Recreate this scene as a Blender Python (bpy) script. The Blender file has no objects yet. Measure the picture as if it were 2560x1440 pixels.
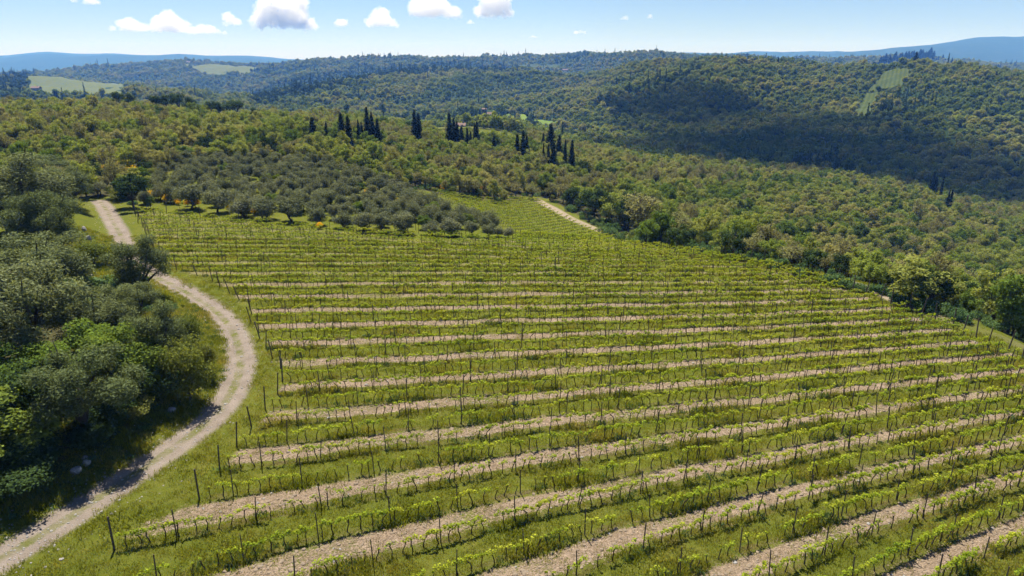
import bpy, math, random
import numpy as np
from mathutils import Vector

# ------------------------------------------------------------------ camera, sky, sun, exposure
SC = bpy.context.scene
COL = SC.collection
FPX, PITCH, CAMZ = 1707.0, math.radians(18.8), 28.0
SUN_EL, SUN_AZ = math.radians(63), math.radians(-19)      # azimuth from +Y towards +X

cam_d = bpy.data.cameras.new('camera')
cam_d.sensor_width = 36.0
cam_d.lens = 36.0 * FPX / 2560.0
cam_d.clip_start = 0.5
cam_d.clip_end = 90000
cam = bpy.data.objects.new('camera', cam_d)
COL.objects.link(cam)
cam.location = (0, 0, CAMZ)
cam.rotation_euler = (math.radians(90) - PITCH, 0, 0)
SC.camera = cam

world = bpy.data.worlds.new('World')
SC.world = world
world.use_nodes = True
wn, wl = world.node_tree.nodes, world.node_tree.links
wbg = wn['Background']
sky = wn.new('ShaderNodeTexSky')
sky.sky_type = 'NISHITA'
sky.sun_disc = False
sky.sun_elevation = SUN_EL
sky.sun_rotation = SUN_AZ
sky.altitude = 1200
sky.air_density = 1.0
sky.dust_density = 0.0
sky.ozone_density = 3.5
tint = wn.new('ShaderNodeMix')
tint.data_type = 'RGBA'
tint.blend_type = 'MULTIPLY'
tint.inputs[0].default_value = 1.0
tint.inputs[7].default_value = (.85, .91, 1.12, 1)
wl.new(sky.outputs[0], tint.inputs[6])
wl.new(tint.outputs[2], wbg.inputs[0])
wbg.inputs[1].default_value = 0.05

sun_d = bpy.data.lights.new('sun', 'SUN')
sun_d.energy = 5.0
sun_d.angle = math.radians(0.53)
sun_d.color = (1.0, 0.95, 0.87)
sun = bpy.data.objects.new('sun', sun_d)
COL.objects.link(sun)
SUNV = Vector((math.sin(SUN_AZ) * math.cos(SUN_EL), math.cos(SUN_AZ) * math.cos(SUN_EL), math.sin(SUN_EL)))
sun.rotation_euler = SUNV.to_track_quat('Z', 'Y').to_euler()
sun.location = (0, 0, 200)

SC.view_settings.view_transform = 'Standard'
SC.view_settings.look = 'None'
SC.view_settings.gamma = 1.0
SC.view_settings.exposure = 1.1
SC.view_settings.use_curve_mapping = False
SC.render.engine = 'CYCLES'
cy = SC.cycles
cy.use_denoising = True
cy.max_bounces = 9
cy.diffuse_bounces = 3
cy.transmission_bounces = 3
cy.volume_bounces = 8
cy.transparent_max_bounces = 6
cy.caustics_reflective = False
cy.caustics_refractive = False
cy.sample_clamp_indirect = 4.0

rng = np.random.default_rng(7)
random.seed(7)

# ------------------------------------------------------------------ pixel <-> place
CP, SP = math.cos(PITCH), math.sin(PITCH)


def ray(px, py):
    u = (np.asarray(px, float) - 1280.0) / FPX
    v = (720.0 - np.asarray(py, float)) / FPX
    return u, CP + v * SP, -SP + v * CP


def project(X, Y, Z):
    dx, dy, dz = X, Y, Z - CAMZ
    depth = dy * CP - dz * SP
    up = dy * SP + dz * CP
    d = np.where(depth > 0.1, depth, 0.1)
    return 1280 + FPX * dx / d, 720 - FPX * up / d, depth


def pix(pts):
    """(px, py, Y) -> rows of (a, Y, z relative to the camera)"""
    out = []
    for px, py, Y in pts:
        dx, dy, dz = ray(px, py)
        out.append((dx / dy, Y, Y * dz / dy))
    return np.array(out, float)


AG = np.linspace(-1.3, 1.3, 521)


def on_grid(tab, k, sig=4.5):
    tab = tab[np.argsort(tab[:, 0])]
    v = np.interp(AG, tab[:, 0], tab[:, k])
    w = np.exp(-0.5 * (np.arange(-12, 13) / sig) ** 2)
    w /= w.sum()
    vp = np.pad(v, 12, mode='edge')
    return np.convolve(vp, w, mode='valid')


A = lambda *r: np.array(r, float)
KN = []


def knot(tab, sig=4.5):
    KN.append((on_grid(tab, 1, sig), on_grid(tab, 2, sig)))


knot(A((-1, 0, -27), (1, 0, -27)))
knot(A((-1, 30, -28), (0, 30, -28), (1, 30, -28)))
knot(A((-.7, 78, -28), (-.3, 82, -28), (0, 84, -28), (.38, 88, -28.3), (.6, 79, -28.2), (.85, 58, -28.2)))
knot(A((-.75, 125, -27), (-.6, 130, -27.3), (-.3, 128, -28.4), (-.1, 120, -29.6), (0, 115, -30.3), (.2, 120, -32.4),
       (.38, 113, -32.7), (.6, 100, -35.5), (.85, 82, -36)))
knot(A((-.75, 165, -25), (-.6, 170, -25.5), (-.3, 170, -27.8), (-.1, 160, -33), (0, 151, -39.2), (.15, 155, -40.2),
       (.3, 160, -43), (.45, 165, -50), (.6, 165, -54), (.85, 150, -56)))
knot(A((-.75, 235, -22), (-.6, 240, -23), (-.3, 235, -27), (-.1, 215, -36.5), (0, 208, -40), (.1, 210, -41),
       (.3, 220, -49), (.6, 240, -61), (.85, 230, -70)))
f6 = pix([(-200, 245, 310), (0, 247, 320), (300, 243, 330), (600, 277, 340), (870, 277, 380), (1000, 303, 385), (1150, 314, 390),
          (1300, 333, 395), (1450, 361, 400), (1700, 388, 400), (1900, 404, 400), (2150, 428, 400), (2450, 492, 385),
          (2560, 512, 380), (2700, 530, 370)])
f6[:, 2] -= np.interp(f6[:, 0], [-1, .0 - .16, -.1, .05, .1, 1], [6.5, 6.5, 2.0, 2.0, 6, 6])
knot(f6)
f8 = pix([(-200, 255, 900), (300, 252, 900), (600, 280, 820), (800, 288, 820), (1000, 306, 830), (1200, 303, 850),
          (1350, 322, 760), (1500, 352, 660), (1700, 390, 580), (1900, 408, 540), (2150, 432, 510), (2450, 497, 460),
          (2700, 540, 440)])
f7 = f8.copy()
f7[:, 1] = np.interp(f8[:, 0], f6[:, 0], f6[:, 1]) * .5 + f8[:, 1] * .5
f7[:, 2] = f8[:, 2] / f8[:, 1] * f7[:, 1] - np.interp(f7[:, 0], [-.4, -.15, 0, .1, .2, .4], [18, 10, 5, 6, 8, 6])
knot(f7)
knot(f8)
knot(pix([(-200, 222, 1150), (0, 222, 1150), (200, 240, 1300), (450, 242, 1300), (600, 262, 1050), (800, 245, 1020),
          (1000, 236, 1120), (1200, 240, 1150), (1400, 252, 1050), (1550, 262, 950), (1700, 268, 900), (1900, 288, 850),
          (2100, 300, 800), (2300, 280, 760), (2450, 325, 670), (2700, 345, 620)]))
f9 = pix([(-200, 205, 1400), (0, 203, 1400), (100, 195, 1600), (300, 208, 1750), (450, 228, 1600), (600, 257, 1250), (640, 258, 1150),
          (700, 240, 1150), (800, 212, 1250), (900, 190, 1400), (1000, 178, 1500), (1100, 170, 1600), (1200, 168, 1600),
          (1300, 175, 1600), (1400, 192, 1500), (1500, 182, 1450), (1600, 155, 1400), (1700, 146, 1320), (1800, 146, 1300),
          (1900, 154, 1300), (2000, 162, 1280), (2100, 166, 1200), (2200, 155, 1100), (2300, 142, 1020), (2400, 158, 960),
          (2500, 188, 900), (2560, 198, 890), (2700, 215, 880)])
f9[:, 2] -= 6
knot(f9, 3.0)
f10 = f9.copy()
f10[:, 1] += 350
f10[:, 2] = f9[:, 2] / f9[:, 1] * f10[:, 1] - np.interp(f9[:, 0], [-.5, -.33, -.2, 0], [6, 12, 35, 45])
knot(f10)
f11 = pix([(-200, 187, 2500), (0, 187, 2500), (100, 186, 2500), (200, 170, 2800), (350, 159, 3000), (450, 152, 3000), (550, 158, 2900),
           (650, 165, 2700), (720, 158, 2600), (800, 150, 2600), (900, 147, 2600), (1000, 143, 2600), (1200, 145, 2600),
           (1300, 140, 2600), (1400, 138, 2500), (1500, 131, 2500), (1600, 132, 2500), (1700, 137, 2600), (1800, 144, 2800),
           (2000, 147, 3000), (2300, 143, 3000), (2560, 163, 3000), (2700, 165, 3000)])
f11[:, 2] -= 8
knot(f11, 2.5)
f12 = f11.copy()
f12[:, 1] += 1600
f12[:, 2] = f11[:, 2] / f11[:, 1] * f12[:, 1] - 60
knot(f12)
f13 = pix([(-200, 146, 9000), (0, 144, 9000), (60, 139, 9000), (130, 132, 9000), (190, 137, 9000), (230, 139, 9000), (250, 135, 9000), (300, 139, 9000), (400, 141, 9000),
           (440, 136, 9000), (500, 141, 9000), (575, 141, 9000), (650, 147, 9000), (720, 155, 9000), (1000, 150, 9000), (1500, 144, 9000), (1800, 138, 8500),
           (1950, 133, 8000), (2100, 127, 7500), (2200, 119, 7300), (2300, 108, 7000), (2400, 102, 7000), (2500, 98, 7000), (2560, 96, 7000), (2700, 92, 7000)])
knot(f13, 1.2)
f14 = f13.copy()
f14[:, 1] = 15000
f14[:, 2] = f13[:, 2] / f13[:, 1] * 15000 - 250
knot(f14)
KY = np.array([k[0] for k in KN])
KZ = np.array([k[1] for k in KN])
for i in range(1, len(KY)):
    KY[i] = np.maximum(KY[i], KY[i - 1] + 8)
WAVES = [(w, rng.uniform(0, 6.28), rng.uniform(0, 6.28)) for w in (420, 330, 190, 150, 88, 70, 37, 29)]


def smooth(x, a, b):
    t = np.clip((x - a) / (b - a), 0, 1)
    return t * t * (3 - 2 * t)


TRK_Y = TRK_X = None


def terrain(X, Y):
    X, Y = np.broadcast_arrays(np.asarray(X, float), np.asarray(Y, float))
    shp = X.shape
    X, Y = X.ravel(), Y.ravel()
    a = np.clip(X / np.maximum(Y, 30.0), -1.29, 1.29)
    g = (a - AG[0]) / (AG[1] - AG[0])
    i0 = np.clip(g.astype(int), 0, len(AG) - 2)
    f = g - i0
    ky = KY[:, i0] * (1 - f) + KY[:, i0 + 1] * f
    kz = KZ[:, i0] * (1 - f) + KZ[:, i0 + 1] * f
    q = np.clip(Y, 0.0, 14990.0)
    h = np.diff(ky, axis=0)
    d = np.diff(kz, axis=0) / h
    m = np.zeros_like(kz)
    w1 = 2 * h[1:] + h[:-1]
    w2 = h[1:] + 2 * h[:-1]
    same = d[1:] * d[:-1] > 0
    with np.errstate(divide='ignore', invalid='ignore'):
        mm = (w1 + w2) / (w1 / d[:-1] + w2 / d[1:])
    m[1:-1] = np.where(same, mm, 0)
    m[0] = d[0]
    m[-1] = d[-1]
    k = np.clip((q[None] >= ky).sum(0) - 1, 0, len(ky) - 2)
    n = np.arange(len(q))
    t = (q - ky[k, n]) / h[k, n]
    hh = h[k, n]
    z = ((1 + 2 * t) * (1 - t) ** 2 * kz[k, n] + t * (1 - t) ** 2 * hh * m[k, n]
         + t * t * (3 - 2 * t) * kz[k + 1, n] + t * t * (t - 1) * hh * m[k + 1, n])
    amp = .9 * smooth(Y, 150, 300) * (1 - smooth(Y, 300, 420)) + 8.0 * smooth(Y, 520, 900) + 18 * smooth(Y, 4200, 7500)
    s = np.zeros_like(z)
    fs = 1 + 7 * smooth(Y, 3500, 6000)
    for w, p1, p2 in WAVES:
        kf = 6.2832 / (w * fs)
        ang = p1 * 3
        u = X * math.cos(ang) + Y * math.sin(ang)
        vv = -X * math.sin(ang) + Y * math.cos(ang)
        s += (w / 420) ** .75 * np.sin(kf * u + p1 + .7 * np.sin(kf * vv * .8 + p2))
    z = z + amp * s * .55
    # slight unevenness of the open ground, and the bank on the left of the track
    z = z + .07 * np.sin(X * .45 + Y * .2) * np.sin(Y * .37 - X * .11)
    if TRK_Y is not None:
        dl = np.interp(Y, TRK_Y, TRK_X) - X
        z = z + 1.5 * smooth(dl, 1.6, 7.0) * (1 - smooth(Y, 110, 150))
        z = z - .10 * np.exp(-(dl / 1.5) ** 2) * (1 - smooth(Y, 125, 140))
    return (z + CAMZ).reshape(shp)


TS = np.geomspace(16, 15500, 1500)


def hits(pts):
    """where the rays through photo pixels meet the ground"""
    p = np.array(pts, float)
    out = np.zeros((len(p), 3))
    for s in range(0, len(p), 100):
        dx, dy, dz = ray(p[s:s + 100, 0], p[s:s + 100, 1])
        Yq = TS[None, :] * np.ones((len(dx), 1))
        Xq = Yq * (dx / dy)[:, None]
        Zq = CAMZ + Yq * (dz / dy)[:, None]
        df = Zq - terrain(Xq, Yq)
        below = df < 0
        k = np.where(below.any(1), below.argmax(1), len(TS) - 1)
        k = np.maximum(k, 1)
        r = np.arange(len(dx))
        f = df[r, k - 1] / (df[r, k - 1] - df[r, k] + 1e-9)
        yy = TS[k - 1] + (TS[k] - TS[k - 1]) * np.clip(f, 0, 1)
        out[s:s + 100, 0] = yy * dx / dy
        out[s:s + 100, 1] = yy
        out[s:s + 100, 2] = terrain(out[s:s + 100, 0], yy)
    return out


def inside(X, Y, poly):
    X, Y = np.asarray(X, float), np.asarray(Y, float)
    r = np.zeros(X.shape, bool)
    n = len(poly)
    j = n - 1
    for i in range(n):
        xi, yi, xj, yj = poly[i][0], poly[i][1], poly[j][0], poly[j][1]
        c = (yi > Y) != (yj > Y)
        with np.errstate(divide='ignore', invalid='ignore'):
            xc = (xj - xi) * (Y - yi) / (yj - yi + 1e-12) + xi
        r ^= c & (X < xc)
        j = i
    return r


def seg_dist(X, Y, line):
    best = np.full(np.shape(X), 1e9)
    for (x0, y0), (x1, y1) in zip(line[:-1], line[1:]):
        dx, dy = x1 - x0, y1 - y0
        t = np.clip(((X - x0) * dx + (Y - y0) * dy) / (dx * dx + dy * dy + 1e-9), 0, 1)
        best = np.minimum(best, np.hypot(X - x0 - t * dx, Y - y0 - t * dy))
    return best


def densify(line, n=8):
    """smooth a polyline (Catmull-Rom)"""
    p = np.array(line, float)
    p = np.vstack([2 * p[0] - p[1], p, 2 * p[-1] - p[-2]])
    out = []
    for i in range(1, len(p) - 2):
        for t in np.linspace(0, 1, n, endpoint=False):
            a, b, c, d = p[i - 1], p[i], p[i + 1], p[i + 2]
            out.append(.5 * (2 * b + (c - a) * t + (2 * a - 5 * b + 4 * c - d) * t * t + (3 * b - a - 3 * c + d) * t ** 3))
    out.append(p[-2])
    return np.array(out)


# tracks, fields and groves traced from the photograph onto the ground
trk = densify(hits([(-150, 1495), (0, 1395), (130, 1318), (250, 1238), (370, 1160), (480, 1083), (560, 1008), (597, 930), (598, 870),
                    (572, 812), (520, 762), (445, 718), (375, 682), (325, 645), (305, 595), (280, 550), (262, 518), (250, 503)])[:, :2])
o = np.argsort(trk[:, 1])
TRK_Y, TRK_X = trk[o, 1], trk[o, 0]
trk2 = densify(hits([(2700, 925), (2560, 868), (2450, 826), (2392, 804), (2294, 768), (2240, 748), (2180, 724), (2110, 700), (2000, 667), (1900, 646), (1750, 622)])[:, :2].tolist()
               + hits([(1560, 596), (1500, 577), (1440, 552), (1395, 528), (1360, 510), (1340, 498)])[:, :2].tolist())
VY1 = hits([(95, 1450), (275, 1388), (345, 1318), (498, 1255), (588, 1132), (622, 1088), (662, 1046), (684, 1002), (716, 935), (682, 872),
            (652, 830), (630, 772), (600, 748), (560, 722), (535, 702), (432, 672), (402, 637), (362, 572), (335, 524),
            (560, 550), (800, 575), (1050, 592), (1280, 601), (1420, 605), (1560, 610), (1700, 628), (1900, 660), (2000, 680),
            (2090, 708), (2150, 738), (2270, 782), (2370, 818), (2450, 858), (2540, 890)])[:, :2].tolist() + [(62, 52), (75, 28), (45, 8), (-20, 12), (-31, 24)]
VY2 = hits([(1085, 483), (1335, 498), (1398, 541), (1468, 573), (1540, 600), (1420, 600), (1310, 594), (1275, 578), (1190, 535), (1120, 503)])[:, :2].tolist()
GROVE = hits([(350, 520), (560, 540), (800, 566), (1050, 585), (1225, 592), (1235, 578), (1150, 545), (1075, 515), (1015, 490), (950, 465), (880, 430),
              (760, 410), (600, 398), (470, 408), (400, 440), (345, 485)])[:, :2].tolist()
RIDGE_FIELD = hits([(985, 303), (1080, 308), (1200, 322), (1350, 345), (1290, 366), (1130, 345), (1010, 326)])[:, :2].tolist()
GAP = hits([(1250, 601), (1575, 613), (1590, 600), (1540, 592), (1420, 594), (1300, 588), (1262, 570)])[:, :2].tolist()
GSTRIP = hits([(330, 503), (560, 528), (800, 554), (1050, 573), (1255, 583), (1262, 604), (1050, 597), (800, 581), (560, 557), (330, 536)])[:, :2].tolist()
GAP2 = hits([(1222, 597), (1300, 598), (1292, 580), (1205, 540), (1135, 505), (1090, 484), (1050, 474), (1005, 484), (1072, 512), (1148, 543), (1232, 577)])[:, :2].tolist()
LEFT_OPEN = hits([(-60, 560), (60, 575), (240, 500), (215, 560), (250, 650), (300, 720), (300, 800), (180, 640), (-60, 700)])[:, :2].tolist()

# ------------------------------------------------------------------ vine rows: one smooth field fitted to the traced strips
strips = {0: [(1298, 1415), (1720, 1302), (1963, 1245), (2187, 1200), (2412, 1151), (2560, 1117)],
          2: [(490, 1425), (916, 1331), (1298, 1260), (1720, 1165), (1963, 1125), (2187, 1091), (2412, 1050), (2560, 1016)],
          4: [(356, 1316), (897, 1238), (1298, 1152), (1720, 1085), (1963, 1057), (2187, 1027), (2412, 994), (2560, 960)],
          6: [(525, 1159), (637, 1140), (825, 1121), (897, 1110), (1298, 1067), (1720, 1000), (1963, 986), (2187, 956), (2412, 922), (2560, 904)],
          8: [(637, 1072), (825, 1050), (897, 1039), (1298, 993), (1720, 947), (1887, 945), (2037, 930), (2225, 911)],
          10: [(718, 970), (834, 962), (897, 956), (1298, 927), (1720, 900)],
          12: [(760, 914), (1100, 893), (1300, 882), (1437, 877), (1700, 856), (2002, 846), (2305, 823)],
          14: [(760, 856), (1300, 833), (1700, 811), (2002, 810)],
          16: [(760, 821), (1300, 799), (1700, 789), (2036, 786), (2220, 772)],
          18: [(760, 775), (1300, 763), (1850, 764), (2036, 764), (2136, 755)],
          20: [(760, 744), (1300, 740), (1807, 747), (2170, 737)],
          22: [(760, 709), (1300, 711)],
          -2: [(1720, 1425), (2075, 1331), (2375, 1260), (2560, 1211)], -4: [(2337, 1425), (2560, 1350)]}
P, S = [], []
for s, pts in strips.items():
    for h in hits(pts):
        P.append(h[:2])
        S.append(s)
for x in np.linspace(-85, 50, 12):
    for s in (26, 30, 36, 42, 48):
        P.append((x, 84 + 2.42 * (s - 22)))
        S.append(s)
P, S = np.array(P), np.array(S, float)


def basis(X, Y):
    x, y = X / 50, (Y - 75) / 50
    return np.stack([np.ones_like(x), x, y, x * x, x * y, y * y, x * x * y, x * y * y, y ** 3, x ** 3, x * x * y * y, x ** 3 * y, x * y ** 3, x ** 4, y ** 4], -1)


SCO = np.linalg.lstsq(basis(P[:, 0], P[:, 1]), S, rcond=None)[0]
srow = lambda X, Y: basis(np.asarray(X, float), np.asarray(Y, float)) @ SCO

rows = []          # every row: list of (x, y, angle)
xs = np.arange(-92, 76, .25)
yg = np.arange(12, 140, .5)
SG = srow(xs[:, None] + 0 * yg[None], 0 * xs[:, None] + yg[None])
for n in range(-9, 52):
    yr = np.array([np.interp(n + .5, SG[i], yg, left=np.nan, right=np.nan) for i in range(len(xs))])
    ok = np.isfinite(yr) & (yr > 14) & (yr < 138)
    if ok.sum() < 8:
        continue
    rows.append((n, xs[ok], yr[ok]))

# ------------------------------------------------------------------ materials


def nt(name):
    m = bpy.data.materials.new(name)
    m.use_nodes = True
    t = m.node_tree
    t.nodes.clear()
    return m, t.nodes, t.links


def add(N, typ, **kw):
    n = N.new(typ)
    for k, v in kw.items():
        if k.startswith('i_'):
            n.inputs[int(k[2:])].default_value = v
        else:
            setattr(n, k, v)
    return n


def ramp(N, stops, interp='LINEAR'):
    r = N.new('ShaderNodeValToRGB')
    r.color_ramp.interpolation = interp
    e = r.color_ramp.elements
    while len(e) < len(stops):
        e.new(.5)
    for el, (p, c) in zip(e, stops):
        el.position = p
        el.color = (*c, 1) if len(c) == 3 else c
    return r


def math_n(N, L, op, a, b=None, c=None, clamp=False):
    n = N.new('ShaderNodeMath')
    n.operation = op
    n.use_clamp = clamp
    for i, v in enumerate((a, b, c)):
        if v is None:
            continue
        if isinstance(v, (int, float)):
            n.inputs[i].default_value = v
        else:
            L.new(v, n.inputs[i])
    return n.outputs[0]


def mixc(N, L, f, a, b, blend='MIX'):
    n = N.new('ShaderNodeMix')
    n.data_type = 'RGBA'
    n.blend_type = blend
    for s, v in ((n.inputs[0], f), (n.inputs[6], a), (n.inputs[7], b)):
        if isinstance(v, (int, float)):
            s.default_value = v
        elif isinstance(v, tuple):
            s.default_value = (*v, 1)
        else:
            L.new(v, s)
    return n.outputs[2]


def leaf_mat(name, stops, patch=.02, patch_w=.6, transl=.35, vary=.35, tip=None):
    """foliage: colour chosen per tree (random + where it stands), varied leaf by leaf"""
    m, N, L = nt(name)
    oi = add(N, 'ShaderNodeObjectInfo')
    sc = add(N, 'ShaderNodeVectorMath', operation='SCALE')
    sc.inputs[3].default_value = patch
    L.new(oi.outputs['Location'], sc.inputs[0])
    no = add(N, 'ShaderNodeTexNoise')
    no.inputs['Scale'].default_value = 1.0
    no.inputs['Detail'].default_value = 2.0
    L.new(sc.outputs[0], no.inputs['Vector'])
    pv = math_n(N, L, 'MULTIPLY_ADD', no.outputs[0], 2.2, -.6, clamp=True)
    f = math_n(N, L, 'ADD', math_n(N, L, 'MULTIPLY', pv, patch_w), math_n(N, L, 'MULTIPLY', oi.outputs['Random'], 1 - patch_w))
    r = ramp(N, stops)
    L.new(f, r.inputs[0])
    g = add(N, 'ShaderNodeNewGeometry')
    n2 = add(N, 'ShaderNodeTexWhiteNoise')
    n2.noise_dimensions = '1D'
    L.new(g.outputs['Random Per Island'], n2.inputs['W'])
    br = math_n(N, L, 'MULTIPLY_ADD', n2.outputs[0], vary * 2, 1 - vary)
    hs = add(N, 'ShaderNodeHueSaturation')
    hs.inputs['Saturation'].default_value = 1.0
    L.new(br, hs.inputs['Value'])
    L.new(r.outputs[0], hs.inputs['Color'])
    col = hs.outputs[0]
    di = add(N, 'ShaderNodeBsdfDiffuse')
    tr = add(N, 'ShaderNodeBsdfTranslucent')
    L.new(col, di.inputs[0])
    tc = mixc(N, L, 1.0, col, (1.25, 1.15, .55), 'MULTIPLY')
    L.new(tc, tr.inputs[0])
    mx = add(N, 'ShaderNodeMixShader')
    mx.inputs[0].default_value = transl
    L.new(di.outputs[0], mx.inputs[1])
    L.new(tr.outputs[0], mx.inputs[2])
    out = add(N, 'ShaderNodeOutputMaterial')
    L.new(mx.outputs[0], out.inputs[0])
    return m


def plain_mat(name, c1, c2, scale=3.0, rough=.9, bump=.3, detail=6.0):
    m, N, L = nt(name)
    tc = add(N, 'ShaderNodeTexCoord')
    no = add(N, 'ShaderNodeTexNoise')
    no.inputs['Scale'].default_value = scale
    no.inputs['Detail'].default_value = detail
    L.new(tc.outputs['Object'], no.inputs['Vector'])
    r = ramp(N, [(.3, c1), (.7, c2)])
    L.new(no.outputs[0], r.inputs[0])
    p = add(N, 'ShaderNodeBsdfPrincipled')
    p.inputs['Roughness'].default_value = rough
    p.inputs['Specular IOR Level'].default_value = .2
    L.new(r.outputs[0], p.inputs['Base Color'])
    b = add(N, 'ShaderNodeBump')
    b.inputs['Strength'].default_value = bump
    b.inputs['Distance'].default_value = .05
    L.new(no.outputs[0], b.inputs['Height'])
    L.new(b.outputs[0], p.inputs['Normal'])
    out = add(N, 'ShaderNodeOutputMaterial')
    L.new(p.outputs[0], out.inputs[0])
    return m


M_bark = plain_mat('bark', (.035, .026, .018), (.085, .068, .05), 9)
M_vinewood = plain_mat('vine_bark', (.022, .015, .010), (.055, .038, .026), 14)
M_post = plain_mat('weathered_wood', (.05, .038, .028), (.13, .10, .075), 10)
M_rock = plain_mat('limestone', (.16, .15, .13), (.36, .34, .31), 2.5, bump=.6)
M_oak = leaf_mat('oak_leaves', [(0, (.145, .205, .036)), (.3, (.210, .262, .050)), (.55, (.262, .285, .076)), (.82, (.29, .275, .108)), (1, (.262, .30, .072))], .018, .45, .45, .25)
M_bare = leaf_mat('budding_leaves', [(0, (.215, .228, .086)), (.5, (.245, .242, .102)), (1, (.262, .248, .114))], .03, .3, .42)
M_fresh = leaf_mat('fresh_leaves', [(0, (.085, .14, .026)), (.5, (.13, .19, .032)), (1, (.18, .21, .045))], .03, .4, .42)
M_dark = leaf_mat('evergreen_leaves', [(0, (.032, .056, .018)), (1, (.070, .105, .030))], .03, .4, .26)
M_olive = leaf_mat('olive_leaves', [(0, (.110, .128, .066)), (.5, (.150, .166, .090)), (1, (.195, .205, .118))], .03, .3, .34, .45)
M_bigolive = leaf_mat('near_olive_leaves', [(0, (.100, .128, .050)), (.5, (.138, .165, .070)), (1, (.18, .195, .095))], .05, .3, .34, .5)
M_cyp = leaf_mat('cypress_foliage', [(0, (.012, .020, .010)), (1, (.022, .032, .014))], .03, .4, .1)
M_vine = leaf_mat('vine_leaves', [(0, (.22, .30, .026)), (.5, (.315, .375, .032)), (1, (.43, .44, .046))], .05, .4, .48, .3)
M_shrub = leaf_mat('shrub_leaves', [(0, (.085, .115, .024)), (.5, (.140, .170, .034)), (1, (.21, .215, .055))], .05, .3, .4)
M_bramble = leaf_mat('bramble_leaves', [(0, (0.058, 0.111, 0.039)), (1, (0.130, 0.195, 0.065))], .05, .3, .3)
M_broom = leaf_mat('broom_flowers', [(0, (.55, .36, .01)), (1, (.70, .45, .015))], .05, .3, .3)
M_far = leaf_mat('far_wood_leaves', [(0, (.075, .120, .032)), (.25, (.125, .180, .042)), (.5, (.215, .260, .060)), (.75, (.29, .285, .090)), (1, (.26, .305, .072))], .009, .65, .38)
M_grass = leaf_mat('grass_blades', [(0, (.122, .160, .015)), (.5, (.190, .208, .022)), (1, (.30, .245, .075))], .12, .55, .5)
M_straw = leaf_mat('straw', [(0, (.22, .16, .10)), (1, (.36, .28, .19))], .2, .3, .2)


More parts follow.
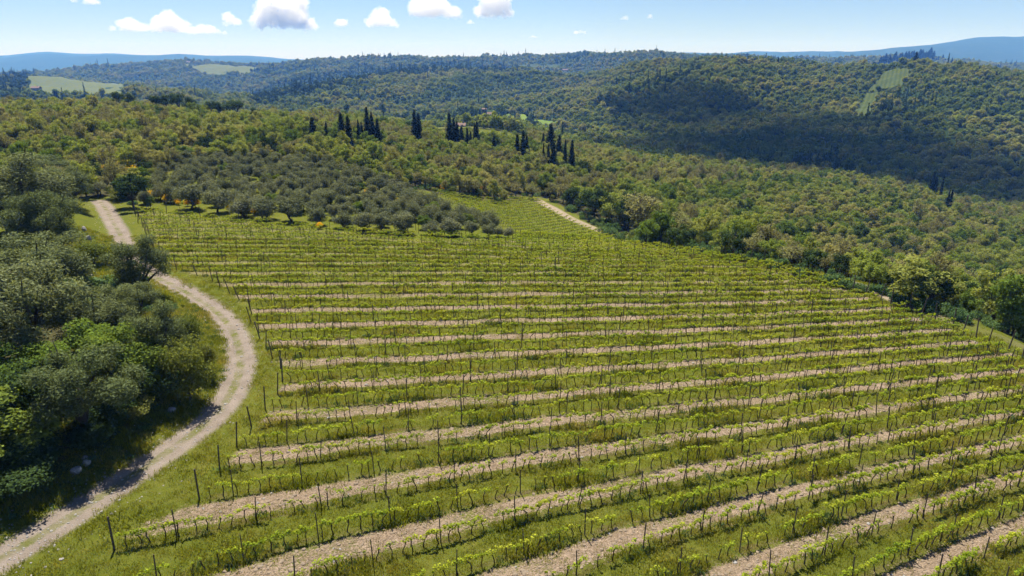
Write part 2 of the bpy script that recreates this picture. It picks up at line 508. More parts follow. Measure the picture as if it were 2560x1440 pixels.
def ground_material():
    m, N, L = nt('ground_cover')
    g = add(N, 'ShaderNodeNewGeometry')
    pos = g.outputs['Position']

    def noise(scale, detail=4.0, rough=.55, vec=pos):
        n = add(N, 'ShaderNodeTexNoise')
        n.inputs['Scale'].default_value = scale
        n.inputs['Detail'].default_value = detail
        n.inputs['Roughness'].default_value = rough
        L.new(vec, n.inputs['Vector'])
        return n.outputs[0]

    def attr(nm):
        n = add(N, 'ShaderNodeAttribute')
        n.attribute_name = nm
        return n.outputs['Fac']

    fine, mid, big = noise(5.5, 5, .65), noise(.55, 4), noise(.05, 3)
    vfine = noise(17, 4, .7)
    # meadow grass
    gr = ramp(N, [(.25, (.050, .067, .011)), (.45, (.088, .104, .014)), (.62, (.128, .130, .022)), (.8, (.20, .16, .065))])
    gv = math_n(N, L, 'ADD', math_n(N, L, 'MULTIPLY', fine, .45), math_n(N, L, 'ADD', math_n(N, L, 'MULTIPLY', mid, .38), math_n(N, L, 'MULTIPLY', big, .2)))
    L.new(gv, gr.inputs[0])
    grass = gr.outputs[0]
    # dry mulch of the tilled lanes
    mu = ramp(N, [(.30, (.055, .038, .022)), (.42, (.17, .122, .078)), (.56, (.33, .25, .18)), (.70, (.54, .45, .36))])
    L.new(math_n(N, L, 'ADD', math_n(N, L, 'MULTIPLY', vfine, .6), math_n(N, L, 'MULTIPLY', fine, .4)), mu.inputs[0])
    s = attr('row_field')
    vin = attr('vineyard')
    wob = math_n(N, L, 'MULTIPLY_ADD', mid, .44, -.22)
    wob2 = math_n(N, L, 'MULTIPLY_ADD', fine, .60, -.30)
    s2 = math_n(N, L, 'ADD', s, math_n(N, L, 'ADD', math_n(N, L, 'MULTIPLY', wob, .6), math_n(N, L, 'MULTIPLY', wob2, .5)))
    cs = math_n(N, L, 'COSINE', math_n(N, L, 'MULTIPLY', s2, math.pi))
    lane = add(N, 'ShaderNodeMapRange', interpolation_type='SMOOTHSTEP')
    L.new(cs, lane.inputs[0])
    lane.inputs[1].default_value = .46
    lane.inputs[2].default_value = .72
    patchy = add(N, 'ShaderNodeMapRange', interpolation_type='SMOOTHSTEP')
    L.new(math_n(N, L, 'ADD', math_n(N, L, 'MULTIPLY', noise(.16, 3), .6), math_n(N, L, 'MULTIPLY', fine, .5)), patchy.inputs[0])
    patchy.inputs[1].default_value = .43
    patchy.inputs[2].default_value = .56
    lanef = math_n(N, L, 'MULTIPLY', math_n(N, L, 'MULTIPLY', lane.outputs[0], patchy.outputs[0]), attr('tilled'))
    vg = mixc(N, L, lanef, grass, mu.outputs[0])
    # soil and dead grass right under the vines (rows at half values of the field)
    cr = math_n(N, L, 'COSINE', math_n(N, L, 'MULTIPLY', math_n(N, L, 'ADD', s2, .5), 2 * math.pi))
    und = add(N, 'ShaderNodeMapRange', interpolation_type='SMOOTHSTEP')
    L.new(cr, und.inputs[0])
    und.inputs[1].default_value = .72
    und.inputs[2].default_value = .97
    soil = ramp(N, [(.35, (.07, .05, .028)), (.55, (.12, .095, .04)), (.7, (.10, .11, .02))])
    L.new(fine, soil.inputs[0])
    undf = math_n(N, L, 'MULTIPLY', und.outputs[0], math_n(N, L, 'MULTIPLY_ADD', noise(.4, 3), 2.4, -.75, clamp=True))
    vg = mixc(N, L, undf, vg, soil.outputs[0])
    col = mixc(N, L, vin, grass, vg)
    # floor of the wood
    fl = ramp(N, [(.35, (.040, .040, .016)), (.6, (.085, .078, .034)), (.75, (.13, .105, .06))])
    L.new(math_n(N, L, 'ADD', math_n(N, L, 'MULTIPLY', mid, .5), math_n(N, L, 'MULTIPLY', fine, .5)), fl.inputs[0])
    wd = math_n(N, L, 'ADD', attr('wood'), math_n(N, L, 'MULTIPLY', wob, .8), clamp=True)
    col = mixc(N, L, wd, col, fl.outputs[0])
    # far woods as one mass of green, where single trees no longer show
    far = ramp(N, [(.3, (.018, .032, .012)), (.55, (.032, .05, .016)), (.7, (.055, .06, .024))])
    L.new(noise(.012, 9, .75), far.inputs[0])
    col = mixc(N, L, attr('far'), col, far.outputs[0])
    # tracks: gravel with two wheel ruts, grass in the middle
    td = attr('track')
    gw = ramp(N, [(.25, (.11, .085, .062)), (.45, (.205, .168, .132)), (.6, (.27, .225, .185)), (.78, (.40, .35, .305))])
    L.new(math_n(N, L, 'ADD', math_n(N, L, 'MULTIPLY', vfine, .55), math_n(N, L, 'MULTIPLY', mid, .45)), gw.inputs[0])
    te = add(N, 'ShaderNodeMapRange', interpolation_type='SMOOTHSTEP')
    L.new(math_n(N, L, 'ADD', td, math_n(N, L, 'ADD', math_n(N, L, 'MULTIPLY', wob, 2.2), math_n(N, L, 'MULTIPLY', wob2, 1.6))), te.inputs[0])
    te.inputs[1].default_value = 1.85
    te.inputs[2].default_value = 1.05
    te.inputs[3].default_value = 0
    te.inputs[4].default_value = 1
    ce = add(N, 'ShaderNodeMapRange', interpolation_type='SMOOTHSTEP')
    L.new(math_n(N, L, 'ADD', td, math_n(N, L, 'MULTIPLY', wob2, 1.2)), ce.inputs[0])
    ce.inputs[1].default_value = .50
    ce.inputs[2].default_value = .22
    ce.inputs[3].default_value = 0
    ce.inputs[4].default_value = 1
    strip = math_n(N, L, 'MULTIPLY', ce.outputs[0], math_n(N, L, 'MULTIPLY_ADD', noise(.5, 4), 3.6, -1.2, clamp=True))
    gcol = mixc(N, L, math_n(N, L, 'MULTIPLY', strip, .85), gw.outputs[0], grass)
    col = mixc(N, L, te.outputs[0], col, gcol)
    # the grassy track on the right, worn bare in places
    t2 = attr('track_right')
    te2 = add(N, 'ShaderNodeMapRange', interpolation_type='SMOOTHSTEP')
    L.new(math_n(N, L, 'ADD', t2, math_n(N, L, 'ADD', math_n(N, L, 'MULTIPLY', wob, 2.2), math_n(N, L, 'MULTIPLY', wob2, 1.4))), te2.inputs[0])
    te2.inputs[1].default_value = 1.9
    te2.inputs[2].default_value = 1.0
    te2.inputs[3].default_value = 0
    te2.inputs[4].default_value = 1
    bare = attr('bare')
    tf2 = math_n(N, L, 'MULTIPLY', te2.outputs[0], math_n(N, L, 'ADD', bare, math_n(N, L, 'MULTIPLY_ADD', noise(.09, 2), 1.4, -.55), clamp=True))
    dry = mixc(N, L, .45, gw.outputs[0], (.30, .235, .15))
    col = mixc(N, L, tf2, col, dry)
    p = add(N, 'ShaderNodeBsdfDiffuse')
    L.new(col, p.inputs[0])
    b = add(N, 'ShaderNodeBump')
    b.inputs['Strength'].default_value = .8
    b.inputs['Distance'].default_value = .14
    L.new(math_n(N, L, 'ADD', vfine, fine), b.inputs['Height'])
    L.new(b.outputs[0], p.inputs['Normal'])
    out = add(N, 'ShaderNodeOutputMaterial')
    L.new(p.outputs[0], out.inputs[0])
    return m


M_ground = ground_material()

# ------------------------------------------------------------------ helpers for objects


def mesh_np(name, V, F, mats, idx=None, smooth_sh=False):
    """V (n,3), F (m,k) index array -> mesh"""
    V = np.asarray(V, np.float32)
    F = np.asarray(F, np.int32)
    me = bpy.data.meshes.new(name)
    k = F.shape[1]
    me.vertices.add(len(V))
    me.vertices.foreach_set('co', V.ravel())
    me.loops.add(F.size)
    me.loops.foreach_set('vertex_index', F.ravel())
    me.polygons.add(len(F))
    me.polygons.foreach_set('loop_start', np.arange(0, F.size, k, dtype=np.int32))
    me.polygons.foreach_set('loop_total', np.full(len(F), k, np.int32))
    for m in mats:
        me.materials.append(m)
    if idx is not None:
        me.polygons.foreach_set('material_index', np.asarray(idx, np.int32))
    me.polygons.foreach_set('use_smooth', np.full(len(F), smooth_sh, bool))
    me.update(calc_edges=True)
    return me


def obj(name, me, parent=None, loc=(0, 0, 0), rz=0.0, sc=1.0):
    ob = bpy.data.objects.new(name, me)
    COL.objects.link(ob)
    if parent is not None:
        ob.parent = parent
    else:
        ob.location = loc
        ob.rotation_euler = (0, 0, rz)
        ob.scale = (sc, sc, sc) if not hasattr(sc, '__len__') else sc
    return ob


def tag(ob, label=None, cat=None, group=None, kind=None):
    for k, v in (('label', label), ('category', cat), ('group', group), ('kind', kind)):
        if v:
            ob[k] = v
    return ob


def ordinal(n):
    return '%d%s' % (n, 'th' if 10 <= n % 100 <= 20 else {1: 'st', 2: 'nd', 3: 'rd'}.get(n % 10, 'th'))


class MB:
    """collects quads and triangles (stored as quads with a repeated corner are avoided: two lists)"""

    def __init__(self):
        self.v, self.f = [], []

    def tube(self, pts, rad, sides=5, cap=True):
        b = len(self.v)
        pts = [Vector(p) for p in pts]
        for i, p in enumerate(pts):
            d = (pts[min(i + 1, len(pts) - 1)] - pts[max(i - 1, 0)]).normalized()
            u = d.orthogonal().normalized()
            w = d.cross(u)
            for k in range(sides):
                a = 2 * math.pi * k / sides
                self.v.append(p + (u * math.cos(a) + w * math.sin(a)) * rad[i])
        for i in range(len(pts) - 1):
            for k in range(sides):
                k2 = (k + 1) % sides
                self.f.append((b + i * sides + k, b + i * sides + k2, b + (i + 1) * sides + k2, b + (i + 1) * sides + k))
        if cap:
            self.f.append(tuple(b + (len(pts) - 1) * sides + k for k in range(sides)))
            self.f.append(tuple(b + k for k in reversed(range(sides))))
        return self

    def box(self, x0, x1, y0, y1, z0, z1):
        b = len(self.v)
        self.v += [Vector(p) for p in ((x0, y0, z0), (x1, y0, z0), (x1, y1, z0), (x0, y1, z0), (x0, y0, z1), (x1, y0, z1), (x1, y1, z1), (x0, y1, z1))]
        for q in ((0, 3, 2, 1), (4, 5, 6, 7), (0, 1, 5, 4), (1, 2, 6, 5), (2, 3, 7, 6), (3, 0, 4, 7)):
            self.f.append(tuple(b + i for i in q))
        return self

    def mesh(self, name, mat):
        me = bpy.data.meshes.new(name)
        me.from_pydata([tuple(p) for p in self.v], [], self.f)
        me.materials.append(mat)
        me.update()
        return me


def leaves(r, lobes, n, L, W, up=.7, jit=.9, shell=2.6, tri=False):
    """leaf faces spread through overlapping lobes; lobes: (centre, radii, weight)"""
    wts = np.array([l[2] for l in lobes], float)
    wts /= wts.sum()
    which = r.choice(len(lobes), n, p=wts)
    c = np.array([l[0] for l in lobes], float)[which]
    rad = np.array([l[1] for l in lobes], float)[which]
    d = r.normal(size=(n, 3))
    d /= np.linalg.norm(d, axis=1)[:, None]
    rr = r.random(n) ** (1 / shell)
    p = c + d * rad * rr[:, None]
    nn = d + jit * r.normal(size=(n, 3)) + np.array([0, 0, up])
    nn /= np.linalg.norm(nn, axis=1)[:, None]
    t = np.cross(nn, r.normal(size=(n, 3)))
    t /= np.linalg.norm(t, axis=1)[:, None]
    b = np.cross(nn, t)
    s = r.uniform(.6, 1.35, n)[:, None]
    if tri:
        V = np.stack([p + t * L * .6 * s, p - t * L * .4 * s + b * W * .5 * s, p - t * L * .4 * s - b * W * .5 * s], 1).reshape(-1, 3)
        return V, np.arange(3 * n).reshape(-1, 3)
    V = np.stack([p + t * L * .5 * s, p + b * W * .5 * s, p - t * L * .5 * s, p - b * W * .5 * s], 1).reshape(-1, 3)
    return V, np.arange(4 * n).reshape(-1, 4)


def lobes_in(r, n, c, R, lr, flat_bottom=-.5):
    out = []
    while len(out) < n:
        d = r.normal(size=3)
        d /= np.linalg.norm(d)
        d *= r.uniform(.35, .85)
        if d[2] < flat_bottom:
            continue
        k = lr * r.uniform(.65, 1.3)
        out.append((np.array(c) + d * np.array(R), np.array([k, k, k * r.uniform(.7, 1)]), k * k))
    return out


def limbs(mb, r, base_h, lobes, r0, wood=1.0):
    """trunk and limbs that run out into the lobes"""
    top = Vector((r.uniform(-.15, .15), r.uniform(-.15, .15), base_h))
    mb.tube([(0, 0, -.3), (r.uniform(-.08, .08), r.uniform(-.08, .08), base_h * .5), top], [r0 * 1.25, r0, r0 * .8], 6)
    for c, rad, w in lobes:
        c = Vector(c)
        mid = top.lerp(c, .5) + Vector((r.uniform(-.2, .2), r.uniform(-.2, .2), r.uniform(-.1, .3)))
        mb.tube([top - Vector((0, 0, r.uniform(0, base_h * .4))), mid, c, c + (c - top) * .25], [r0 * .5 * wood, r0 * .34 * wood, r0 * .18 * wood, r0 * .05], 4, cap=False)


PROTO = {}


def proto(kind, i, crown, trunk=None, mat=None):
    V, F = crown
    me = mesh_np('%s_crown_mesh' % kind, V, F, [mat])
    tm = trunk.mesh('%s_trunk_mesh' % kind, M_bark) if trunk else None
    PROTO.setdefault(kind, []).append((me, tm))


def build_protos():
    r = np.random.default_rng(11)
    for i in range(4):      # broad-leaved trees of the wood, crowns of many small clumps
        for kind, mat, n, sz in (('oak', M_oak, 3000, .30), ('fresh', M_fresh, 3000, .31), ('dark', M_dark, 3000, .31)):
            lb = lobes_in(r, 22 + 2 * i, (0, 0, 3.7), (2.9, 2.9, 2.9), .8, -.72)
            tb = MB()
            limbs(tb, r, 1.5, lb[:9], .16)
            proto(kind, i, leaves(r, lb, n, sz, sz * .7, tri=True), tb, mat)
        lb = lobes_in(r, 12, (0, 0, 4.4), (2.4, 2.4, 2.3), .95, -.45)      # trees only coming into leaf: limbs show
        tb = MB()
        limbs(tb, r, 1.8, lb, .17, 1.2)
        for c, rad, w in lb:
            for k in range(7):
                d = r.normal(size=3)
                d[2] = abs(d[2]) + .3
                d = d / np.linalg.norm(d) * rad[0] * r.uniform(.9, 1.5)
                tb.tube([c, c + d * .6 + r.normal(size=3) * .1, c + d], [.035, .022, .008], 3, cap=False)
        proto('bare', i, leaves(r, lb, 1700, .24, .15, tri=True), tb, M_bare)
    for i in range(4):      # olive trees
        lb = lobes_in(r, 14, (0, 0, 1.95), (1.35, 1.35, 1.35), .8, -.95)
        tb = MB()
        limbs(tb, r, .5, lb[:7], .14)
        proto('olive', i, leaves(r, lb, 3600, .26, .10, tri=True), tb, M_olive)
    for i in range(3):      # large olives close by
        lb = lobes_in(r, 34, (0, 0, 2.3), (1.75, 1.75, 1.75), .46, -.85)
        tb = MB()
        limbs(tb, r, .6, lb[:9], .15)
        proto('big_olive', i, leaves(r, lb, 24000, .105, .036, shell=2.0), tb, M_bigolive)
    for i in range(3):
        lb = lobes_in(r, 30, (0, 0, 1.9), (1.7, 1.7, 1.5), .45, -.9)
        tb = MB()
        limbs(tb, r, .5, lb[:8], .09)
        proto('leafy', i, leaves(r, lb, 13000, .10, .08, shell=2.0), tb, M_fresh)
        lb = lobes_in(r, 18, (0, 0, 1.5), (1.5, 1.5, 1.2), .62, -.9)
        tb = MB()
        limbs(tb, r, .4, lb[:8], .07)
        proto('shrub', i, leaves(r, lb, 6000, .12, .08), tb, M_shrub)
        proto('dark_shrub', i, leaves(r, lb, 6000, .13, .08), tb, M_dark)
        lb = lobes_in(r, 14, (0, 0, .55), (1.7, 1.7, .6), .55, -.9)
        tb = MB()
        limbs(tb, r, .2, lb[:6], .04)
        proto('bramble', i, leaves(r, lb, 2200, .17, .13), tb, M_bramble)
        lb = lobes_in(r, 12, (0, 0, 1.0), (.9, .9, .8), .42, -.6)
        tb = MB()
        limbs(tb, r, .3, lb, .05)
        proto('broom', i, leaves(r, lb, 1500, .13, .09), tb, M_broom)
    for i in range(3):      # cypress: a tight, pointed column 10 m tall, sometimes of two or three leaders
        lb = []
        for zz in np.linspace(.7, 9.6, 22):
            t = zz / 10
            w = 1.02 * min(1, (t * 3.2) ** .6) * (1 - max(0, t - .45) / .62) ** .75
            for q in range(3):
                an = r.uniform(0, 6.28)
                lb.append((np.array([math.cos(an) * w * .35, math.sin(an) * w * .35, zz]), np.array([w * .72, w * .72, .75]), w))
        tb = MB()
        tb.tube([(0, 0, -.4), (0, 0, 4), (0, 0, 8)], [.2, .13, .05], 6)
        proto('cypress', i, leaves(r, lb, 3400, .34, .14, up=.6, tri=True), tb, M_cyp)
    for i in range(2):      # umbrella pine
        lb = lobes_in(r, 16, (0, 0, 6.6), (3.0, 3.0, 1.9), 1.2, -.4)
        tb = MB()
        limbs(tb, r, 4.2, lb[:8], .2)
        proto('pine', i, leaves(r, lb, 3000, .34, .2, tri=True), tb, M_dark)
    for i in range(4):      # crowns for the far slopes
        lb = lobes_in(r, 9, (0, 0, 3.6), (2.4, 2.4, 2.2), 1.4, -.6)
        proto('far', i, leaves(r, lb, 800, .72, .6, up=.35, tri=True), None, M_far)
    lb = [(np.array([0, 0, z]), np.array([1.2 * (1 - z / 14), 1.2 * (1 - z / 14), 1.4]), 1 - z / 15) for z in (1.2, 3, 5, 7, 9, 11)]
    proto('far_dark', 0, leaves(r, lb, 330, .8, .5, tri=True), None, M_dark)
    lb = lobes_in(r, 7, (0, 0, 4.5), (2.0, 2.0, 3.0), 1.4, -.6)
    proto('far_dark', 1, leaves(r, lb, 380, .9, .6, tri=True), None, M_dark)


build_protos()


def tree(name, kind, v, loc, sc, rz, label, cat='tree', group=None, crown='crown', trunk='trunk'):
    me, tm = PROTO[kind][v % len(PROTO[kind])]
    e = bpy.data.objects.new(name, None)
    COL.objects.link(e)
    e.empty_display_size = .5
    e.location = loc
    e.rotation_euler = (0, 0, rz)
    e.scale = sc if hasattr(sc, '__len__') else (sc, sc, sc)
    c = obj(crown, me, e)
    if tm:
        obj(trunk, tm, e)
    tag(e, label, cat, group)
    return e


def scatter(name, pts, scl, rot, var, meshes, label, cat, extra_mat=None):
    """one 'stuff' object: many small copies of a few meshes on points"""
    n = len(pts)
    me = bpy.data.meshes.new(name + '_points')
    me.vertices.add(n)
    me.vertices.foreach_set('co', np.asarray(pts, np.float32).ravel())
    a = me.attributes.new('scl', 'FLOAT_VECTOR', 'POINT')
    a.data.foreach_set('vector', np.asarray(scl, np.float32).ravel())
    a = me.attributes.new('rot', 'FLOAT_VECTOR', 'POINT')
    a.data.foreach_set('vector', np.asarray(rot, np.float32).ravel())
    a = me.attributes.new('variant', 'INT', 'POINT')
    a.data.foreach_set('value', np.asarray(var, np.int32))
    ob = obj(name, me)
    ng = bpy.data.node_groups.new(name + '_scatter', 'GeometryNodeTree')
    ng.interface.new_socket('Geometry', in_out='INPUT', socket_type='NodeSocketGeometry')
    ng.interface.new_socket('Geometry', in_out='OUTPUT', socket_type='NodeSocketGeometry')
    N, L = ng.nodes, ng.links
    gi, go = N.new('NodeGroupInput'), N.new('NodeGroupOutput')
    jn = N.new('GeometryNodeJoinGeometry')
    for m in reversed(meshes):          # joined inputs count from the last link
        so = bpy.data.objects.new(m.name + '_source', m)
        oi = N.new('GeometryNodeObjectInfo')
        oi.inputs['Object'].default_value = so
        oi.inputs['As Instance'].default_value = False
        gt = N.new('GeometryNodeGeometryToInstance')
        L.new(oi.outputs['Geometry'], gt.inputs[0])
        L.new(gt.outputs[0], jn.inputs[0])
    ip = N.new('GeometryNodeInstanceOnPoints')
    ip.inputs['Pick Instance'].default_value = True

    def na(nm, typ, sock):
        x = N.new('GeometryNodeInputNamedAttribute')
        x.data_type = typ
        x.inputs[0].default_value = nm
        L.new(x.outputs[0], sock)
    L.new(gi.outputs[0], ip.inputs['Points'])
    L.new(jn.outputs[0], ip.inputs['Instance'])
    na('variant', 'INT', ip.inputs['Instance Index'])
    na('rot', 'FLOAT_VECTOR', ip.inputs['Rotation'])
    na('scl', 'FLOAT_VECTOR', ip.inputs['Scale'])
    L.new(ip.outputs[0], go.inputs[0])
    md = ob.modifiers.new('scatter', 'NODES')
    md.node_group = ng
    tag(ob, label, cat, None, 'stuff')
    return ob


# ------------------------------------------------------------------ ground: one sheet out to the horizon


def axis(lo, f0, f1, hi, step, grow):
    mid = np.arange(f0, f1, step)
    up, s = [mid[-1]], step
    while up[-1] < hi:
        s *= grow
        up.append(up[-1] + s)
    dn, s = [mid[0]], step
    while dn[-1] > lo:
        s *= grow
        dn.append(dn[-1] - s)
    return np.array(dn[:0:-1] + mid.tolist() + up[1:])


gx = axis(-9200, -62, 58, 9200, .55, 1.026)
gy = axis(-300, 22, 128, 14800, .55, 1.026)
GX, GY = np.meshgrid(gx, gy)
GZ = terrain(GX, GY)
nx, ny = len(gx), len(gy)
q = np.arange(nx * ny).reshape(ny, nx)
F = np.stack([q[:-1, :-1], q[:-1, 1:], q[1:, 1:], q[1:, :-1]], -1).reshape(-1, 4)
gme = mesh_np('ground_mesh', np.stack([GX, GY, GZ], -1).reshape(-1, 3), F, [M_ground], smooth_sh=True)
fx, fy = GX.ravel(), GY.ravel()
near = (np.abs(fx) < 420) & (fy < 460)


def put(nm, val):
    a = gme.attributes.new(nm, 'FLOAT', 'POINT')
    a.data.foreach_set('value', np.asarray(val, np.float32))


def nearfn(fn, default):
    out = np.full(fx.shape, float(default))
    out[near] = fn(fx[near], fy[near])
    return out


v1 = nearfn(lambda x, y: inside(x, y, VY1), 0)
put('row_field', nearfn(srow, 1.0))
put('vineyard', v1)
put('tilled', nearfn(lambda x, y: 1 - .7 * smooth(y, 68, 96), 0))
put('track', nearfn(lambda x, y: np.minimum(seg_dist(x, y, trk), 12), 12))
put('track_right', nearfn(lambda x, y: np.minimum(seg_dist(x, y, trk2), 12), 12))
bare_c = hits([(2190, 726), (2230, 742), (2120, 700), (1340, 500), (1360, 510), (1380, 520), (1400, 532), (1425, 545), (1450, 558), (1475, 568), (1500, 577), (1530, 588)])
put('bare', nearfn(lambda x, y: np.clip(sum(np.exp(-((x - c[0]) ** 2 + (y - c[1]) ** 2) / 7.0 ** 2) for c in bare_c), 0, .9), 0))
trk2_side = lambda x, y: seg_dist(x, y, trk2)


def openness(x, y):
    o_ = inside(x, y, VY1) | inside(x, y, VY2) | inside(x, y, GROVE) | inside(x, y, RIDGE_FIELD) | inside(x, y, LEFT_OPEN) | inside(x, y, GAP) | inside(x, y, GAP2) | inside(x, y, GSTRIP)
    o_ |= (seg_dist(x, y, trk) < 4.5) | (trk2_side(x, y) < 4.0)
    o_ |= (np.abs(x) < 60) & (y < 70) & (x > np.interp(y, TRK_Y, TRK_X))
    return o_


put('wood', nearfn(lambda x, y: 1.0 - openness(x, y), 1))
put('far', smooth(fy, 380, 480))
ground = tag(obj('ground', gme), 'rolling hills, vineyard soil and grass reaching to the horizon', 'ground', None, 'structure')
GZMIN, GZMAX = float(GZ.min()), float(GZ.max())

# --SECTION-VINES--
# ------------------------------------------------------------------ vines


def vine_protos():
    r = np.random.default_rng(5)
    out = []
    for i, (n, spread) in enumerate([(14, .05), (24, .08), (46, .38), (70, .44), (92, .48), (116, .52), (140, .56)] * 2):
        lean = r.uniform(-.22, .22)
        b1, b2 = r.uniform(-.09, .09), r.uniform(-.09, .09)
        top = np.array([lean, r.uniform(-.05, .05), r.uniform(.66, .82)])
        tb = MB()
        tb.tube([(0, 0, -.08), (b1 * .6, b2 * .5, .2), (lean * .4 + b1, b2, .45), top, top + np.array([lean * .2, 0, .07])], [.042, .034, .030, .036, .02], 5)
        for sgn in (-1, 1):
            tb.tube([top, top + np.array([sgn * .07, 0, .06]), top + np.array([sgn * spread * .45, r.uniform(-.04, .04), .1 + r.uniform(0, .06)])], [.018, .011, .005], 4, cap=False)
        lb = []
        for k in range(5 if n > 30 else 1):
            lb.append((top + np.array([(k - 2) * .5 * spread * .85 + r.uniform(-.03, .03) if n > 30 else 0, r.uniform(-.1, .1), .14 + r.uniform(-.08, .16)]), np.array([.17, .16, .13]) * (.5 if n < 30 else 1.2 if n < 75 else 1), 1))
        V, Fq = leaves(r, lb, n, .12, .105, up=1.0, jit=.8, shell=2)
        cw, cz = (spread * .85 if n > 30 else .1), top + np.array([0, 0, .14])      # the young cane the leaves sit on
        cane = np.array([cz + np.array([sx * cw, dy_, dz_]) for sx in (-1, 1) for dy_, dz_ in ((-.007, -.007), (.007, -.007), (.007, .007), (-.007, .007))])
        b0 = len(V)
        V = np.vstack([V, cane])
        Fq = np.vstack([Fq, [[b0 + k, b0 + (k + 1) % 4, b0 + 4 + (k + 1) % 4, b0 + 4 + k] for k in range(4)]])
        out.append((mesh_np('vine_leaves_mesh', V, Fq, [M_vine]), tb.mesh('vine_trunk_mesh', M_vinewood), n))
    return out


VP = vine_protos()


def joined(me_a, me_b, name):
    """two meshes as one (for the vines too far to take apart)"""
    me = bpy.data.meshes.new(name)
    V, Fc, MI = [], [], []
    for k, m in enumerate((me_a, me_b)):
        b = len(V)
        V += [tuple(v.co) for v in m.vertices]
        Fc += [tuple(b + i for i in p.vertices) for p in m.polygons]
        MI += [k] * len(m.polygons)
    me.from_pydata(V, [], Fc)
    me.materials.append(me_a.materials[0])
    me.materials.append(me_b.materials[0])
    me.polygons.foreach_set('material_index', MI)
    me.update()
    return me


VJ = [joined(a, b, 'far_vine_mesh') for a, b, n in VP]


def post_mesh(h, rad, name):
    return MB().tube([(0, 0, -.3), (.005, 0, h * .5), (0, .006, h - .02), (0, 0, h)], [rad * 1.1, rad, rad * .95, rad * .8], 6).mesh(name, M_post)


POST = [post_mesh(1.85, .036, 'stake_mesh'), post_mesh(1.98, .04, 'stake_mesh'), post_mesh(1.72, .034, 'stake_mesh')]
ENDP = [post_mesh(2.2, .062, 'end_post_mesh'), post_mesh(2.0, .055, 'end_post_mesh')]

vines, posts = [], []        # (row, x, y, angle, ...)
r = np.random.default_rng(21)
for n, xr, yr in rows:
    d = np.concatenate([[0], np.cumsum(np.hypot(np.diff(xr), np.diff(yr)))])
    dd = np.arange(r.uniform(0, .8), d[-1], .74)
    dd = dd + r.normal(0, .08, len(dd))
    x, y = np.interp(dd, d, xr), np.interp(dd, d, yr)
    ang = np.arctan2(np.interp(dd + .5, d, yr) - y, np.interp(dd + .5, d, xr) - x)
    ins = inside(x, y, VY1) & (seg_dist(x, y, trk) > 2.6) & (seg_dist(x, y, trk2) > 2.6)
    vig = np.sin(x * .13 + n * 1.7) + np.sin(x * .31 - n * 2.3 + y * .1)       # vigour drifts along a row
    bush = smooth(x, -10, 45) * .8
    keep = ins & (r.random(len(x)) > .10)
    for k in np.where(keep)[0]:
        lvl = 3.4 + 1.25 * vig[k] + 1.6 * bush[k] + r.normal(0, 1.3) + 2.2 * smooth(y[k], 62, 90) - 1.1 * (1 - smooth(y[k], 42, 62)) * (1 - bush[k])
        vines.append((n, x[k], y[k], ang[k] + r.normal(0, .15), int(np.clip(round(lvl), 0, 6)) + 7 * int(r.random() < .5), r.uniform(.85, 1.15)))
    ip = np.where(ins)[0]
    if len(ip) < 6:
        continue
    d0, d1 = dd[ip[0]] - .7, dd[ip[-1]] + .7
    pd = np.concatenate([[d0], np.arange(d0 + r.uniform(2.5, 4.5), d1 - 2.2, 4.4), [d1]])
    for j, t in enumerate(pd):
        jit = 0 if j in (0, len(pd) - 1) else r.normal(0, .25)
        px_, py_ = np.interp(t + jit, d, xr), np.interp(t + jit, d, yr)
        posts.append((n, px_, py_, j == 0, j == len(pd) - 1))

vz = terrain([v[1] for v in vines], [v[2] for v in vines])
vpx, vpy, vdep = project(np.array([v[1] for v in vines]), np.array([v[2] for v in vines]), vz + .6)
inframe = (vpx > -5) & (vpx < 2565) & (vpy > 60) & (vpy < 1452)
row_ids = sorted({v[0] for v, f in zip(vines, inframe) if f})
single, rest = [], []
quota = 300
for n in row_ids:
    ids = [i for i in range(len(vines)) if vines[i][0] == n and inframe[i]]
    if quota - len(ids) >= 0:
        single.append((n, sorted(ids, key=lambda i: vpx[i])))
        quota -= len(ids)
    else:
        quota = -1
chosen = {i for _, ids in single for i in ids}
ADJ = {0: 'nearly bare', 1: 'sparsely leafed', 2: 'sparsely leafed', 3: 'half leafed', 4: 'leafy', 5: 'leafy', 6: 'bushy'}
ROWNO = {n: i + 1 for i, n in enumerate(row_ids)}
for n, ids in single:
    for j, i in enumerate(ids):
        _, x, y, an, lv, s = vines[i]
        e = bpy.data.objects.new('grapevine', None)
        COL.objects.link(e)
        e.empty_display_size = .2
        e.location = (x, y, vz[i])
        e.rotation_euler = (0, 0, an + (math.pi if i % 2 else 0))
        e.scale = (s, s, s)
        obj('trunk', VP[lv][1], e)
        obj('shoots', VP[lv][0], e)
        tag(e, '%s grapevine, %s from left in the %s row from the bottom right' % (ADJ[lv % 7], ordinal(j + 1), ordinal(ROWNO[n])), 'grapevine', 'grapevines in the nearest rows')
oth = [i for i in range(len(vines)) if i not in chosen]
vn = [vines[i] for i in oth]
scatter('vineyard_vines', [(v[1], v[2], vz[i]) for i, v in zip(oth, vn)], [(v[5],) * 3 for v in vn],
        [(0, 0, v[3] + (math.pi if k % 2 else 0)) for k, v in enumerate(vn)], [v[4] for v in vn], VJ, 'rows of grapevines farther up the slope, fresh spring green', 'grapevines')

